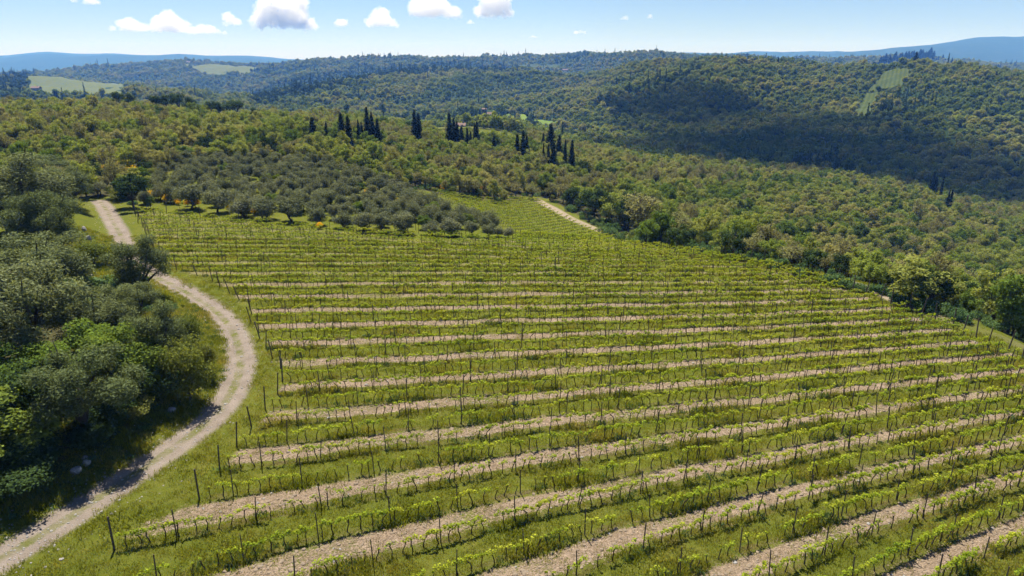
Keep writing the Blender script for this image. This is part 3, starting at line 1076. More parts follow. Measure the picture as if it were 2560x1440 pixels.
pz = terrain([p[1] for p in posts], [p[2] for p in posts])
ppx, ppy, pdep = project(np.array([p[1] for p in posts]), np.array([p[2] for p in posts]), pz + .9)
pin = (ppx > -5) & (ppx < 2565) & (ppy > 60) & (ppy < 1455)
order = sorted([i for i in range(len(posts)) if pin[i]], key=lambda i: pdep[i])
near_posts = set(order[:300])
per_row = {}
for i in order:
    per_row.setdefault(posts[i][0], []).append(i)
for n in per_row:
    per_row[n].sort(key=lambda i: ppx[i])
far_posts = []
for i, (n, x, y, le, re_) in enumerate(posts):
    lean = (r.normal(0, .05) + (-.14 if le and y < 90 else .1 if re_ else 0), r.normal(0, .05))
    me = ENDP[i % 2] if (le or re_) else POST[i % 3]
    if i in near_posts:
        ob = obj('end_post' if (le or re_) else 'vine_stake', me, None, (x, y, pz[i]))
        ob.rotation_euler = (lean[1], lean[0], r.uniform(0, 6))
        k = per_row[n].index(i) + 1
        rn = ROWNO.get(n, 0)
        if le or re_:
            tag(ob, 'thick leaning end post, %s end of the %s vine row from bottom right' % ('track' if le else 'right', ordinal(rn)), 'post', 'end posts of the vine rows')
        else:
            tag(ob, 'thin wooden stake, %s from left in the %s vine row from bottom right' % (ordinal(k), ordinal(rn)), 'post', 'stakes in the vine rows')
    elif pdep[i] > 5:
        far_posts.append((i, x, y, lean, (3 + i % 2) if (le or re_) else i % 3))
scatter('far_vine_stakes', [(p[1], p[2], pz[p[0]]) for p in far_posts], np.ones((len(far_posts), 3)), [(p[3][1], p[3][0], 0) for p in far_posts],
        [p[4] for p in far_posts], POST + ENDP, 'stakes standing along the farther vine rows', 'posts')

# second vineyard beyond the crest
c2 = hits([(1085, 483), (1335, 498)])
ax = c2[1, :2] - c2[0, :2]
ax /= np.linalg.norm(ax)
nrm = np.array([ax[1], -ax[0]])
pts2, ps2 = [], []
for k in range(0, 34):
    o0 = c2[0, :2] + nrm * 2.4 * k
    t = np.arange(-60, 110, .8) + r.uniform(0, .6)
    x, y = o0[0] + ax[0] * t, o0[1] + ax[1] * t
    ok = inside(x, y, VY2) & (r.random(len(t)) > .05)
    pts2 += list(zip(x[ok], y[ok]))
    tp = np.arange(-60, 110, 4.4) + r.uniform(0, 2)
    x, y = o0[0] + ax[0] * tp, o0[1] + ax[1] * tp
    ok = inside(x, y, VY2)
    ps2 += list(zip(x[ok], y[ok]))
pts2 = np.array(pts2)
z2 = terrain(pts2[:, 0], pts2[:, 1])
a2 = math.atan2(ax[1], ax[0])
m2 = len(pts2)
scatter('lower_vineyard_vines', np.column_stack([pts2, z2]), np.repeat(r.uniform(.9, 1.2, (m2, 1)), 3, 1), np.column_stack([np.zeros(m2), np.zeros(m2), a2 + r.normal(0, .1, m2)]),
        r.integers(5, 7, m2), VJ, 'vine rows of the small field beyond the olive grove', 'grapevines')

# --SECTION-WEEDS--
# ------------------------------------------------------------------ grass, weeds and straw on the vineyard floor


def tuft(rr, n, h, w, spread, mat, name, flat=False):
    V, Fc = [], []
    for k in range(n):
        an = rr.uniform(0, 6.28)
        c = np.array([rr.normal(0, spread), rr.normal(0, spread), 0 if not flat else rr.uniform(0, .04)])
        hh = h * rr.uniform(.5, 1.2)
        t = np.array([math.cos(an), math.sin(an), 0])
        tip = c + np.array([rr.normal(0, .45 * hh), rr.normal(0, .45 * hh), hh]) if not flat else c + t[[1, 0, 2]] * h * rr.uniform(.5, 1.2) + np.array([0, 0, rr.uniform(-.01, .05)])
        b = len(V)
        V += [c - t * w * .5, c + t * w * .5, tip]
        Fc.append((b, b + 1, b + 2))
    return mesh_np(name, np.array(V), np.array(Fc), [mat])


rr = np.random.default_rng(33)
TU = [tuft(rr, 22, .13, .035, .16, M_grass, 'grass_tuft_mesh'), tuft(rr, 30, .20, .04, .2, M_grass, 'grass_tuft_mesh'), tuft(rr, 46, .20, .05, .2, M_grass, 'weed_mesh'), tuft(rr, 40, .18, .08, .16, M_bramble, 'weed_mesh')]
ST = [tuft(rr, 26, .22, .022, .2, M_straw, 'straw_mesh', True), tuft(rr, 34, .16, .03, .24, M_straw, 'straw_mesh', True)]
nT = 150000
tx = rr.uniform(-84, 62, nT)
ty = 20 + 88 * rr.random(nT) ** 1.35
s_ = srow(tx, ty)
inv = inside(tx, ty, VY1)
fr = np.abs(((s_ + .5) % 1 + .5) % 1 - .5)          # distance to the nearest row, in rows
mul = np.cos(math.pi * s_) > .35
tpx, tpy, tdp = project(tx, ty, terrain(tx, ty))
vis = (tpx > -60) & (tpx < 2620) & (tpy < 1500)
tdl = np.interp(ty, TRK_Y, TRK_X) - tx
sidel = (tdl > 1.4) & (tdl < 16)
side = (~inv) & (np.interp(ty, TRK_Y, TRK_X) + 1.5 < tx) & (seg_dist(tx, ty, trk2) > 1.2) & (tx < 52)
nz = np.sin(tx * .5 + ty * .3) * np.sin(tx * .21 - ty * .6)
g_ok = vis & ((inv & ~mul & (rr.random(nT) < .62)) | (inv & mul & (rr.random(nT) < .05)) | (side & (rr.random(nT) < .5)))
w_ok = vis & (sidel & (rr.random(nT) < .8)) | vis & inv & (fr < .13) & (nz + rr.normal(0, .4, nT) > .1)
pts, scl, var = [], [], []
ig = np.where(g_ok | w_ok)[0]
gzv = terrain(tx[ig], ty[ig])
hs = rr.uniform(.6, 1.3, len(ig)) * (1 + .6 * np.clip(nz[ig], 0, 1))
var = np.where(w_ok[ig], rr.choice([1, 2, 3], len(ig), p=[.5, .36, .14]), rr.choice([0, 1], len(ig), p=[.7, .3]))
scatter('vineyard_grass', np.column_stack([tx[ig], ty[ig], gzv]), np.column_stack([hs, hs, hs]), np.column_stack([0 * hs, 0 * hs, rr.uniform(0, 6.28, len(ig))]),
        var, TU, 'short spring grass and weeds between and under the vines', 'grass')
s_ok = vis & inv & (np.cos(math.pi * s_) > .55) & (rr.random(nT) < .55) & (ty < 85)
im = np.where(s_ok)[0]
hs = rr.uniform(.7, 1.4, len(im))
scatter('straw_mulch', np.column_stack([tx[im], ty[im], terrain(tx[im], ty[im]) + .01]), np.column_stack([hs, hs, hs * .8]), np.column_stack([0 * hs, 0 * hs, rr.uniform(0, 6.28, len(im))]),
        rr.integers(0, 2, len(im)), ST, 'dry pale straw and clods on the tilled lanes', 'straw')

# --SECTION-TREES--
# ------------------------------------------------------------------ trees placed one by one


def pixel_tree(name, kind, v, px, base, top, wid, label, cat='tree', group=None, trunk='trunk', hk=None):
    """px, foot and top row and crown width in photo pixels -> a tree standing on the ground there"""
    h = hits([(px, base)])[0]
    dep = float(project(h[0], h[1], h[2])[2])
    th = math.atan2(CAMZ - h[2], h[1])
    H = max(.5, (base - top) / FPX * dep / max(math.cos(th), .3) * (1 if hk is None else hk))
    Wd = wid / FPX * dep
    me = PROTO[kind][v % len(PROTO[kind])][0]
    co = np.empty(len(me.vertices) * 3, np.float32)
    me.vertices.foreach_get('co', co)
    co = co.reshape(-1, 3)
    w0 = np.percentile(np.abs(co[:, :2]), 97) * 2
    h0 = np.percentile(co[:, 2], 99)
    return tree(name, kind, v, h, (Wd / w0, Wd / w0, H / h0), random.uniform(0, 6.28), label, cat, group, trunk=trunk)


G_LEFT = 'trees on the bank left of the gravel track'
for px, base, top, wid, kind, v, lab in [
        (40, 585, 402, 210, 'big_olive', 0, 'large dark olive at the left edge above the grassy terrace'),
        (135, 650, 492, 150, 'big_olive', 1, 'olive tree with rounded grey crown left of the white boulder'),
        (175, 520, 425, 120, 'big_olive', 2, 'grey olive on the slope behind the rounded olive, left of the track end'),
        (100, 470, 395, 140, 'big_olive', 1, 'hazy grey olive highest up at the left edge'),
        (110, 760, 605, 235, 'big_olive', 2, 'wide spreading olive at the left, third cluster from the bottom'),
        (352, 742, 602, 122, 'big_olive', 0, 'tall upright olive standing against the gravel track where it disappears'),
        (85, 925, 690, 265, 'big_olive', 1, 'largest olive on the left edge, halfway down the picture'),
        (258, 885, 738, 175, 'big_olive', 2, 'brownish grey olive right of the largest olive'),
        (352, 812, 716, 100, 'big_olive', 1, 'small olive below the tall upright olive by the track'),
        (395, 950, 782, 145, 'big_olive', 0, 'olive with a bare pale trunk beside the bend of the track'),
        (245, 1112, 905, 225, 'big_olive', 2, 'big shaggy grey olive beside the lower track'),
        (200, 975, 838, 190, 'leafy', 0, 'bright green broad-leaved sapling below the largest olive'),
        (335, 985, 830, 150, 'leafy', 1, 'bright green sapling left of the bare-trunked olive'),
        (385, 1010, 885, 110, 'leafy', 2, 'light green sapling under the olive at the bend'),
        (30, 1060, 905, 170, 'leafy', 2, 'green sapling at the left edge above the yellow-green bush'),
        (40, 1175, 1000, 240, 'leafy', 1, 'big yellow-green bush in the bottom left shade'),
        (385, 1000, 900, 140, 'dark_shrub', 0, 'dark green shrub under the olives beside the track'),
        (475, 1000, 862, 110, 'shrub', 1, 'yellowish shrub right at the bend of the track'),
        (435, 1015, 925, 130, 'shrub', 0, 'dense low shrub on the inner side of the track bend'),
        (120, 1120, 940, 170, 'dark_shrub', 1, 'dark shrub between the yellow-green bush and the shaggy olive'),
        (320, 1075, 1000, 110, 'dark_shrub', 2, 'dark brambly shrub right of the shaggy olive'),
        (-30, 1225, 1140, 200, 'dark_shrub', 0, 'black-green shrub in the bottom left corner'),
        (100, 1190, 1110, 130, 'dark_shrub', 1, 'shaded shrub above the two grey rocks'),
        (30, 1275, 1195, 150, 'dark_shrub', 2, 'low dark thicket in the bottom left below the yellow-green bush'),
        (120, 1225, 1155, 110, 'dark_shrub', 0, 'low shaded thicket beside the two grey rocks'),
        (255, 1140, 1075, 110, 'dark_shrub', 1, 'low dark thicket at the foot of the shaggy olive'),
        (345, 1075, 1010, 100, 'shrub', 1, 'brownish low shrub where the lower track narrows'),
        (515, 940, 860, 60, 'shrub', 0, 'olive-brown shrub hugging the inner track bend'),
        (236, 662, 606, 68, 'shrub', 2, 'small round bush beside the upper track'),
        (290, 760, 715, 70, 'bramble', 0, 'low bramble left of the tall upright olive'),
        (255, 725, 690, 90, 'bramble', 1, 'low bramble on the grassy clearing among the left olives'),
        (245, 490, 455, 45, 'olive', 0, 'small round olive at the head of the gravel track'),
        (335, 520, 440, 80, 'dark', 0, 'dark evergreen tree at the top left corner of the vineyard'),
        (300, 500, 465, 60, 'shrub', 0, 'shrub beneath the rock pile at the head of the track'),
        (480, 860, 790, 60, 'shrub', 2, 'weedy shrub on the stony inner edge of the track')]:
    if base > 1000 and px < 460:
        px, base, top = px - 22, base - 22, top - 6
    pixel_tree('olive_tree' if 'olive' in kind else 'tree' if kind in ('leafy', 'dark') else 'shrub', kind, v, px, base, top, wid, lab,
               'olive tree' if 'olive' in kind else 'tree' if kind in ('leafy', 'dark') else 'shrub', G_LEFT, trunk='trunk' if kind not in ('shrub', 'dark_shrub', 'bramble') else 'stem')

# olive grove
G_OL = 'olive trees of the grove behind the vineyard'
front = [(545, 532, 55), (610, 543, 55), (667, 548, 52), (727, 554, 55), (795, 562, 42), (860, 570, 42), (910, 577, 46), (957, 580, 46), (1010, 584, 50), (1080, 588, 36),
         (1130, 590, 44), (1180, 591, 36), (1221, 593, 32), (1246, 592, 26), (1270, 594, 24), (480, 523, 60)]
front.sort()
for k, (px, base, wid) in enumerate(front):
    pixel_tree('olive_tree', 'olive', k, px, base, base - wid * .98, wid * 1.08, 'round olive tree, %s from the left in the front line of the grove' % ordinal(k + 1), 'olive tree', G_OL)
fh = hits([(p[0], p[1]) for p in front])
gpts = []
ca, sa = math.cos(.35), math.sin(.35)
for i in range(-60, 60):
    for j in range(-60, 60):
        x0, y0 = i * 4.0 + random.uniform(-1.1, 1.1) + (j % 2) * 1.9, j * 4.0 + random.uniform(-1.1, 1.1)
        gpts.append((x0 * ca - y0 * sa - 40, x0 * sa + y0 * ca + 160))
gpts = np.array(gpts)
gpts = gpts[inside(gpts[:, 0], gpts[:, 1], GROVE)]
dmin = np.min(np.hypot(gpts[:, None, 0] - fh[None, :, 0], gpts[:, None, 1] - fh[None, :, 1]), 1)
gpts = gpts[dmin > 3.6]
gpts = gpts[np.argsort(gpts[:, 1])]
gz = terrain(gpts[:, 0], gpts[:, 1])
gpx = project(gpts[:, 0], gpts[:, 1], gz)[0]
nb = 6
for b, ids in enumerate(np.array_split(np.arange(len(gpts)), nb)):
    for k, i in enumerate(sorted(ids, key=lambda i: gpx[i])):
        q = random.random()
        nm = ['second', 'third', 'fourth', 'fifth', 'sixth', 'hindmost'][b]
        if q < .93:
            s = random.uniform(.78, 1.18)
            tree('olive_tree', 'olive', random.randrange(4), (gpts[i, 0], gpts[i, 1], gz[i]), (s, s, s * random.uniform(.9, 1.15)), random.uniform(0, 6.28),
                 'grey-green olive tree, %s from the left in the %s band of the grove' % (ordinal(k + 1), nm), 'olive tree', G_OL)
        else:
            s = random.uniform(.7, 1.1)
            tree('shrub', 'leafy', random.randrange(3), (gpts[i, 0], gpts[i, 1], gz[i]), s, random.uniform(0, 6.28),
                 'fresh green bush, %s from left in the %s band of the olive grove' % (ordinal(k + 1), nm), 'shrub', 'green bushes in the olive grove', trunk='stem')
br = [(388, 498, 22), (418, 505, 16), (447, 512, 14), (470, 515, 14), (490, 520, 20), (575, 530, 15), (640, 538, 18), (930, 497, 26), (985, 515, 18), (1075, 570, 12), (1105, 575, 10),
      (1195, 480, 18), (1105, 476, 12), (800, 572, 14), (310, 430, 26), (270, 440, 26), (330, 445, 26), (215, 415, 24)]
for k, (px, base, wid) in enumerate(sorted(br)):
    pixel_tree('broom_bush', 'broom', k, px, base, base - wid * 1.1, wid * 1.25, 'broom bush in yellow flower, %s from the left behind the vineyard' % ordinal(k + 1), 'bush', 'flowering broom bushes', trunk='stem')

# low growth on the bank left of the track
X, Y = np.meshgrid(np.arange(-110, -20, 2.6), np.arange(26, 122, 2.6))
g = np.random.default_rng(61)
X = (X + g.uniform(-1.2, 1.2, X.shape)).ravel()
Y = (Y + g.uniform(-1.2, 1.2, Y.shape)).ravel()
dl = np.interp(Y, TRK_Y, TRK_X) - X
m = (dl > 3.2) & (dl < 40) & ~inside(X, Y, LEFT_OPEN) & (g.random(len(X)) < np.where(dl < 5, .35, .75))
X, Y, dl = X[m], Y[m], dl[m]
s_ = g.uniform(.28, .75, len(X)) * smooth(dl, 1.5, 6)
bm_ = [p[0] for p in PROTO['shrub']] + [p[0] for p in PROTO['bramble']] + [p[0] for p in PROTO['dark_shrub']]
scatter('bank_undergrowth', np.column_stack([X, Y, terrain(X, Y)]), np.column_stack([s_, s_, s_ * .8]), np.column_stack([0 * s_, 0 * s_, g.uniform(0, 6.28, len(X))]), g.integers(0, len(bm_), len(X)), bm_,
        'low bushes and brambles covering the bank left of the track', 'undergrowth')

# cypresses (px, top, foot, width)
G_CY = 'cypresses on the ridge behind the grove'
cyp = [(786, 300, 342, 17), (819, 312, 336, 10), (858, 291, 350, 18), (875, 298, 356, 17), (900, 306, 350, 9), (908, 312, 352, 8), (922, 277, 342, 13), (933, 289, 343, 13), (947, 303, 347, 14),
       (1039, 283, 337, 14), (1049, 290, 339, 13), (1125, 290, 345, 14), (1136, 303, 348, 13), (1144, 310, 349, 11), (1155, 320, 353, 12), (1169, 326, 352, 9), (1177, 334, 355, 9),
       (1187, 314, 354, 8), (1193, 311, 357, 12), (1235, 344, 367, 11), (1293, 342, 376, 12), (1308, 333, 382, 12), (1316, 344, 378, 12), (1358, 338, 358, 9), (1376, 317, 366, 19),
       (1358, 364, 398, 6), (1370, 367, 398, 8), (1383, 361, 400, 14), (1397, 345, 380, 15), (1412, 356, 405, 9), (1428, 358, 417, 13), (2323, 436, 470, 12), (2331, 446, 472, 10), (2346, 450, 482, 6),
       (2370, 478, 503, 8), (2364, 480, 500, 6), (145, 232, 262, 12)]
cyp.sort()
cyn = {}
for k, (px, top, base, wid) in enumerate(cyp):
    cw = 'ridge behind the grove' if 300 < px < 2000 else 'wooded slope in the right valley' if px > 2000 else 'skyline at the far left'
    cyn[cw] = cyn.get(cw, 0) + 1
    pixel_tree('cypress', 'cypress', k, px, base + (30 if px > 300 else 8), top - 2, wid * 1.2, '%s dark cypress, %s from the left on the %s' % ('tall' if base - top > 40 else 'small' if base - top < 27 else 'slender', ordinal(cyn[cw]), cw), 'cypress', G_CY)
pines = [(300, 232, 262, 26), (330, 236, 262, 22), (390, 242, 270, 28), (420, 240, 272, 30), (455, 236, 276, 38), (480, 246, 278, 30), (530, 256, 284, 26), (550, 258, 286, 26), (595, 254, 290, 48), (640, 272, 296, 24), (870, 262, 280, 14), (960, 262, 284, 16)]
for k, (px, top, base, wid) in enumerate(pines):
    pixel_tree('pine_tree', 'pine', k, px, base + 24, top, wid * 1.1, 'dark umbrella pine, %s from the left on the near skyline' % ordinal(k + 1), 'pine tree', 'pines on the near skyline')

# wood edge along the right-hand track
edge = [(1375, 505, 462, 40, 'bare'), (1330, 500, 466, 34, 'bare'), (1290, 497, 462, 34, 'bare'), (1432, 522, 472, 46, 'dark'), (1485, 552, 478, 70, 'dark'), (1530, 565, 490, 66, 'oak'),
        (1570, 580, 495, 66, 'dark'), (1600, 605, 495, 90, 'bare'), (1640, 606, 520, 70, 'oak'), (1690, 618, 540, 70, 'bare'), (1730, 622, 560, 60, 'oak'), (1765, 628, 587, 30, 'dark'),
        (1820, 640, 585, 60, 'bare'), (1870, 650, 590, 60, 'bare'), (1925, 664, 605, 55, 'oak'), (1980, 680, 620, 60, 'bare'), (2030, 690, 628, 60, 'dark'), (2060, 698, 640, 40, 'bare'),
        (2095, 705, 640, 50, 'dark'), (2170, 735, 665, 60, 'oak'), (2215, 748, 675, 45, 'dark'), (2260, 770, 655, 110, 'oak'), (2310, 778, 680, 100, 'dark'), (2350, 772, 685, 70, 'bare'),
        (2395, 785, 690, 80, 'bare'), (2425, 808, 735, 70, 'dark_shrub'), (2480, 825, 745, 90, 'dark_shrub'), (2530, 842, 755, 90, 'dark'), (2580, 860, 760, 90, 'dark')]
edge = [(e[0] + (14 if e[0] > 2150 else 0), e[1] - (14 if e[0] > 2150 else 4), e[2] - 4, e[3], e[4]) for e in edge]
for k, (px, base, top, wid, kind) in enumerate(sorted(edge)):
    ad = {'bare': 'tan half-bare', 'oak': 'olive-green leafing', 'dark': 'dark evergreen', 'dark_shrub': 'dense dark green'}[kind]
    pixel_tree('tree', kind, k, px, base, top, wid, '%s tree, %s from the left along the right-hand track edge' % (ad, ordinal(k + 1)), 'tree', 'trees along the right-hand track')
hed = [(1430, 530, 28), (1462, 548, 30), (1498, 565, 32), (1530, 578, 34), (2235, 765, 46), (2290, 785, 50), (2330, 792, 50), (1520, 590, 40), (1560, 602, 34), (1600, 612, 36), (1640, 614, 44), (1680, 616, 40), (1715, 622, 42), (1750, 630, 36), (1785, 634, 40), (1830, 645, 40), (1880, 655, 44), (1940, 672, 40), (2000, 690, 36),
       (2080, 712, 50), (2110, 720, 44), (2140, 728, 36), (2180, 745, 44), (2390, 812, 50), (2540, 850, 44), (2365, 790, 40)]
hed = [(e[0] + (10 if e[0] > 2150 else 0), e[1] - (12 if e[0] > 2150 else 2), e[2]) for e in hed]
for k, (px, base, wid) in enumerate(sorted(hed)):
    pixel_tree('bramble_bush', 'bramble', k, px, base, base - wid * .5, wid * 1.15, 'low bramble thicket, %s from the left beside the right-hand track' % ordinal(k + 1), 'bush', 'bramble thickets beside the track', trunk='stem')

# --SECTION-WOOD--
# ------------------------------------------------------------------ the wood


def jittered(x0, x1, y0, y1, step, seed, jit=.42):
    g = np.random.default_rng(seed)
    X, Y = np.meshgrid(np.arange(x0, x1, step), np.arange(y0, y1, step))
    X = X + g.uniform(-jit, jit, X.shape) * step
    Y = Y + g.uniform(-jit, jit, Y.shape) * step
    return X.ravel(), Y.ravel(), g


def visible(X, Y, Z, up=7.0, margin=12.0, n=48):
    """not hidden behind a ridge (with a margin, so that a step aside shows no gap)"""
    ok = np.ones(len(X), bool)
    for t in np.linspace(.12, .97, n):
        ok &= (CAMZ + (Z + up - CAMZ) * t) > terrain(X * t, Y * t) - margin * min(1, t * 1.2)
    return ok


X, Y, g = jittered(-330, 330, 60, 436, 3.6, 3)
m = ~openness(X, Y) & (np.abs(X) < .86 * Y + 30)
m &= ~((X < -38) & (Y < 118)) & ~((X < -30) & (Y < 70))
X, Y = X[m], Y[m]
m = seg_dist(X, Y, trk2) > 5.0
X, Y = X[m], Y[m]
eh = hits([(e[0], e[1]) for e in edge])
m = np.min(np.hypot(X[:, None] - eh[None, :, 0], Y[:, None] - eh[None, :, 1]), 1) > 3.0
X, Y = X[m], Y[m]
Z = terrain(X, Y)
px, py, dep = project(X, Y, Z + 3)
m = (px > -400) & (px < 2960) & visible(X, Y, Z)
X, Y, Z, px, py, dep = X[m], Y[m], Z[m], px[m], py[m], dep[m]
nW = len(X)
patch = np.sin(X * .045 + 1.3) * np.sin(Y * .038 - .6) + .7 * np.sin(X * .11 - Y * .09) + g.normal(0, .55, nW)
KINDS = ['oak', 'bare', 'fresh', 'dark']
kd = np.where(patch > .85, 1, np.where(patch < -.95, 2, 0))
kd = np.where(g.random(nW) < .075, 3, kd)
kd = np.where((g.random(nW) < .10), g.integers(0, 3, nW), kd)
rightw = smooth(X, 40, 130)
kd = np.where((kd == 1) & (g.random(nW) < .35 * rightw), 2, kd)
sz = .46 + .6 * g.random(nW) ** 1.6 + .25 * (g.random(nW) < .06)
sz *= np.where(kd == 3, .9, 1)
sh = sz * g.uniform(.8, 1.25, nW)
var = g.integers(0, 4, nW)
rz = g.uniform(0, 6.28, nW)
infr = (px > 0) & (px < 2560) & (py > 0) & (py < 1440) & visible(X, Y, Z, 6, 0)
apparent = np.where(infr, sz / dep, 0)
one = np.argsort(-apparent)[:270]
region = np.where(X < -15, 0, np.where(Y > 190, 1, 2))
RN = ['slope behind the olive grove', 'slope beyond the small vineyard', 'slope right of the track']
WA = {0: 'olive-green leafing', 1: 'tan half-bare', 2: 'fresh green', 3: 'dark evergreen'}
for rg in range(3):
    ids = sorted([i for i in one if region[i] == rg], key=lambda i: px[i])
    for k, i in enumerate(ids):
        tree('tree', KINDS[kd[i]], int(var[i]), (X[i], Y[i], Z[i]), (sz[i], sz[i], sh[i]), rz[i],
             '%s tree, %s from left on the wooded %s' % (WA[kd[i]], ordinal(k + 1), RN[rg]), 'tree', 'nearest trees of the wood')
mask = np.ones(nW, bool)
mask[one] = False
wood_meshes, woff = [], {}
for kk, kn in enumerate(KINDS):
    for v_, (cm, tm) in enumerate(PROTO[kn]):
        woff[(kk, v_)] = len(wood_meshes)
        wood_meshes.append(joined(cm, tm, 'wood_tree_mesh'))
ii = np.where(mask)[0]
scatter('woodland', np.column_stack([X[ii], Y[ii], Z[ii]]), np.column_stack([sz[ii], sz[ii], sh[ii]]), np.column_stack([0 * sz[ii], 0 * sz[ii], rz[ii]]),
        [woff[(kd[i], var[i])] for i in ii], wood_meshes, 'mixed oak wood covering the slopes behind the vineyard', 'wood')
# undergrowth between the trees
X, Y, g = jittered(-300, 300, 62, 380, 4.6, 8)
m = ~openness(X, Y) & (np.abs(X) < .84 * Y + 20) & ~((X < -30) & (Y < 70))
X, Y = X[m], Y[m]
Z = terrain(X, Y)
upx = project(X, Y, Z)[0]
m = (upx > -300) & (upx < 2860) & visible(X, Y, Z)
X, Y, Z = X[m], Y[m], Z[m]
s_ = g.uniform(.55, 1.2, len(X))
um = [p[0] for p in PROTO['shrub']] + [p[0] for p in PROTO['bramble']]
scatter('undergrowth', np.column_stack([X, Y, Z]), np.column_stack([s_, s_, s_ * .8]), np.column_stack([0 * s_, 0 * s_, g.uniform(0, 6.28, len(X))]), g.integers(0, len(um), len(X)), um,
        'low shrubs and brambles filling the wood', 'undergrowth')

# --SECTION-FAR--
# ------------------------------------------------------------------ far fields, as sheets laid on the hills


def field_mat(name, c1, c2, stripe, ang, cs=None):
    m, N, L = nt(name)
    g_ = add(N, 'ShaderNodeNewGeometry')
    mp = add(N, 'ShaderNodeMapping')
    mp.inputs['Rotation'].default_value = (0, 0, ang)
    L.new(g_.outputs['Position'], mp.inputs[0])
    w = add(N, 'ShaderNodeTexWave')
    w.inputs['Scale'].default_value = stripe
    w.inputs['Distortion'].default_value = 1.5
    w.inputs['Detail'].default_value = 2
    L.new(mp.outputs[0], w.inputs[0])
    n_ = add(N, 'ShaderNodeTexNoise')
    n_.inputs['Scale'].default_value = .03
    n_.inputs['Detail'].default_value = 7
    L.new(g_.outputs['Position'], n_.inputs['Vector'])
    c = mixc(N, L, math_n(N, L, 'MULTIPLY_ADD', n_.outputs[0], 1.6, -.3, clamp=True), c1, c2)
    c = mixc(N, L, math_n(N, L, 'MULTIPLY', w.outputs[1], .45), c, cs or (.05, .075, .015))
    d_ = add(N, 'ShaderNodeBsdfDiffuse')
    L.new(c, d_.inputs[0])
    out = add(N, 'ShaderNodeOutputMaterial')
    L.new(d_.outputs[0], out.inputs[0])
    return m


FIELDS = []


def field(name, quad, mat, label, lift=.8, n=24):
    h = hits(quad)[:, :2]
    u, v = np.meshgrid(np.linspace(0, 1, n), np.linspace(0, 1, n))
    p = (h[0][None, None] * ((1 - u) * (1 - v))[..., None] + h[1][None, None] * (u * (1 - v))[..., None] + h[2][None, None] * (u * v)[..., None] + h[3][None, None] * ((1 - u) * v)[..., None])
    z = terrain(p[..., 0], p[..., 1]) + lift
    q_ = np.arange(n * n).reshape(n, n)
    Fq = np.stack([q_[:-1, :-1], q_[:-1, 1:], q_[1:, 1:], q_[1:, :-1]], -1).reshape(-1, 4)
    ob = obj(name, mesh_np(name + '_mesh', np.concatenate([p, z[..., None]], -1).reshape(-1, 3), Fq, [mat], smooth_sh=True))
    tag(ob, label, 'field', None, 'structure')
    FIELDS.append(h.tolist())


M_pale = field_mat('pale_far_vineyard', (.095, .115, .045), (.125, .135, .058), .05, .5, (.07, .09, .03))
M_meadow = field_mat('meadow', (.11, .17, .03), (.15, .19, .04), .02, .3, (.13, .18, .03))
M_fvine = field_mat('far_vineyard', (.055, .076, .024), (.075, .09, .032), .06, .5, (.02, .035, .01))
M_fplough = field_mat('stubble', (.17, .14, .08), (.21, .17, .10), .12, 1.2, (.16, .17, .05))
M_ridge = field_mat('ridge_vineyard', (.12, .14, .03), (.16, .15, .05), .18, -.2)
field('hill_vineyard', [(70, 192), (318, 210), (310, 248), (75, 236)], M_pale, 'pale far vineyard on the left hill beyond the ridge', 2)
field('upper_hill_vineyard', [(455, 161), (650, 170), (625, 187), (480, 172)], M_pale, 'pale field high on the far left hill', 3)
field('meadow', [(1090, 290), (1165, 276), (1180, 290), (1085, 303)], M_meadow, 'bright green meadow left of the hamlet', 1.2)
field('meadow', [(1262, 288), (1312, 288), (1330, 305), (1262, 310)], M_meadow, 'bright green meadow right of the hamlet', 1.2)
field('meadow', [(1325, 303), (1392, 306), (1400, 318), (1340, 315)], M_meadow, 'small green meadow below the hamlet wood', 1.2)
field('stubble_field', [(1290, 322), (1440, 327), (1470, 343), (1330, 336)], M_fplough, 'tan tilled field below the hamlet meadows', 1.2)
field('clearing_vineyard', [(2215, 180), (2280, 176), (2250, 222), (2170, 232)], M_fvine, 'steep vineyard clearing under the hilltop cypresses', 1.5)
field('lower_clearing', [(2165, 234), (2195, 232), (2170, 298), (2130, 290)], M_fvine, 'narrow vineyard lane running down the right hill', 1.5)
field('ridge_vineyard', [(985, 303), (1195, 321), (1360, 350), (1020, 330)], M_ridge, 'sloping vineyard on the ridge between the cypresses', .35)
field('saddle_field', [(1270, 160), (1390, 163), (1430, 172), (1290, 168)], M_fvine, 'pale field in the saddle under the far skyline', 3)

HAM = hits([(1150, 290), (1262, 270), (1262, 312), (1150, 312)])[:, :2].tolist()


BAND = hits([(610, 240), (760, 200), (900, 178), (1100, 163), (1300, 168), (1300, 178), (1100, 186), (950, 198), (820, 222), (640, 268)])[:, :2].tolist()
BAND2 = hits([(-100, 250), (-100, 190), (92, 188), (66, 215), (60, 245)])[:, :2].tolist()


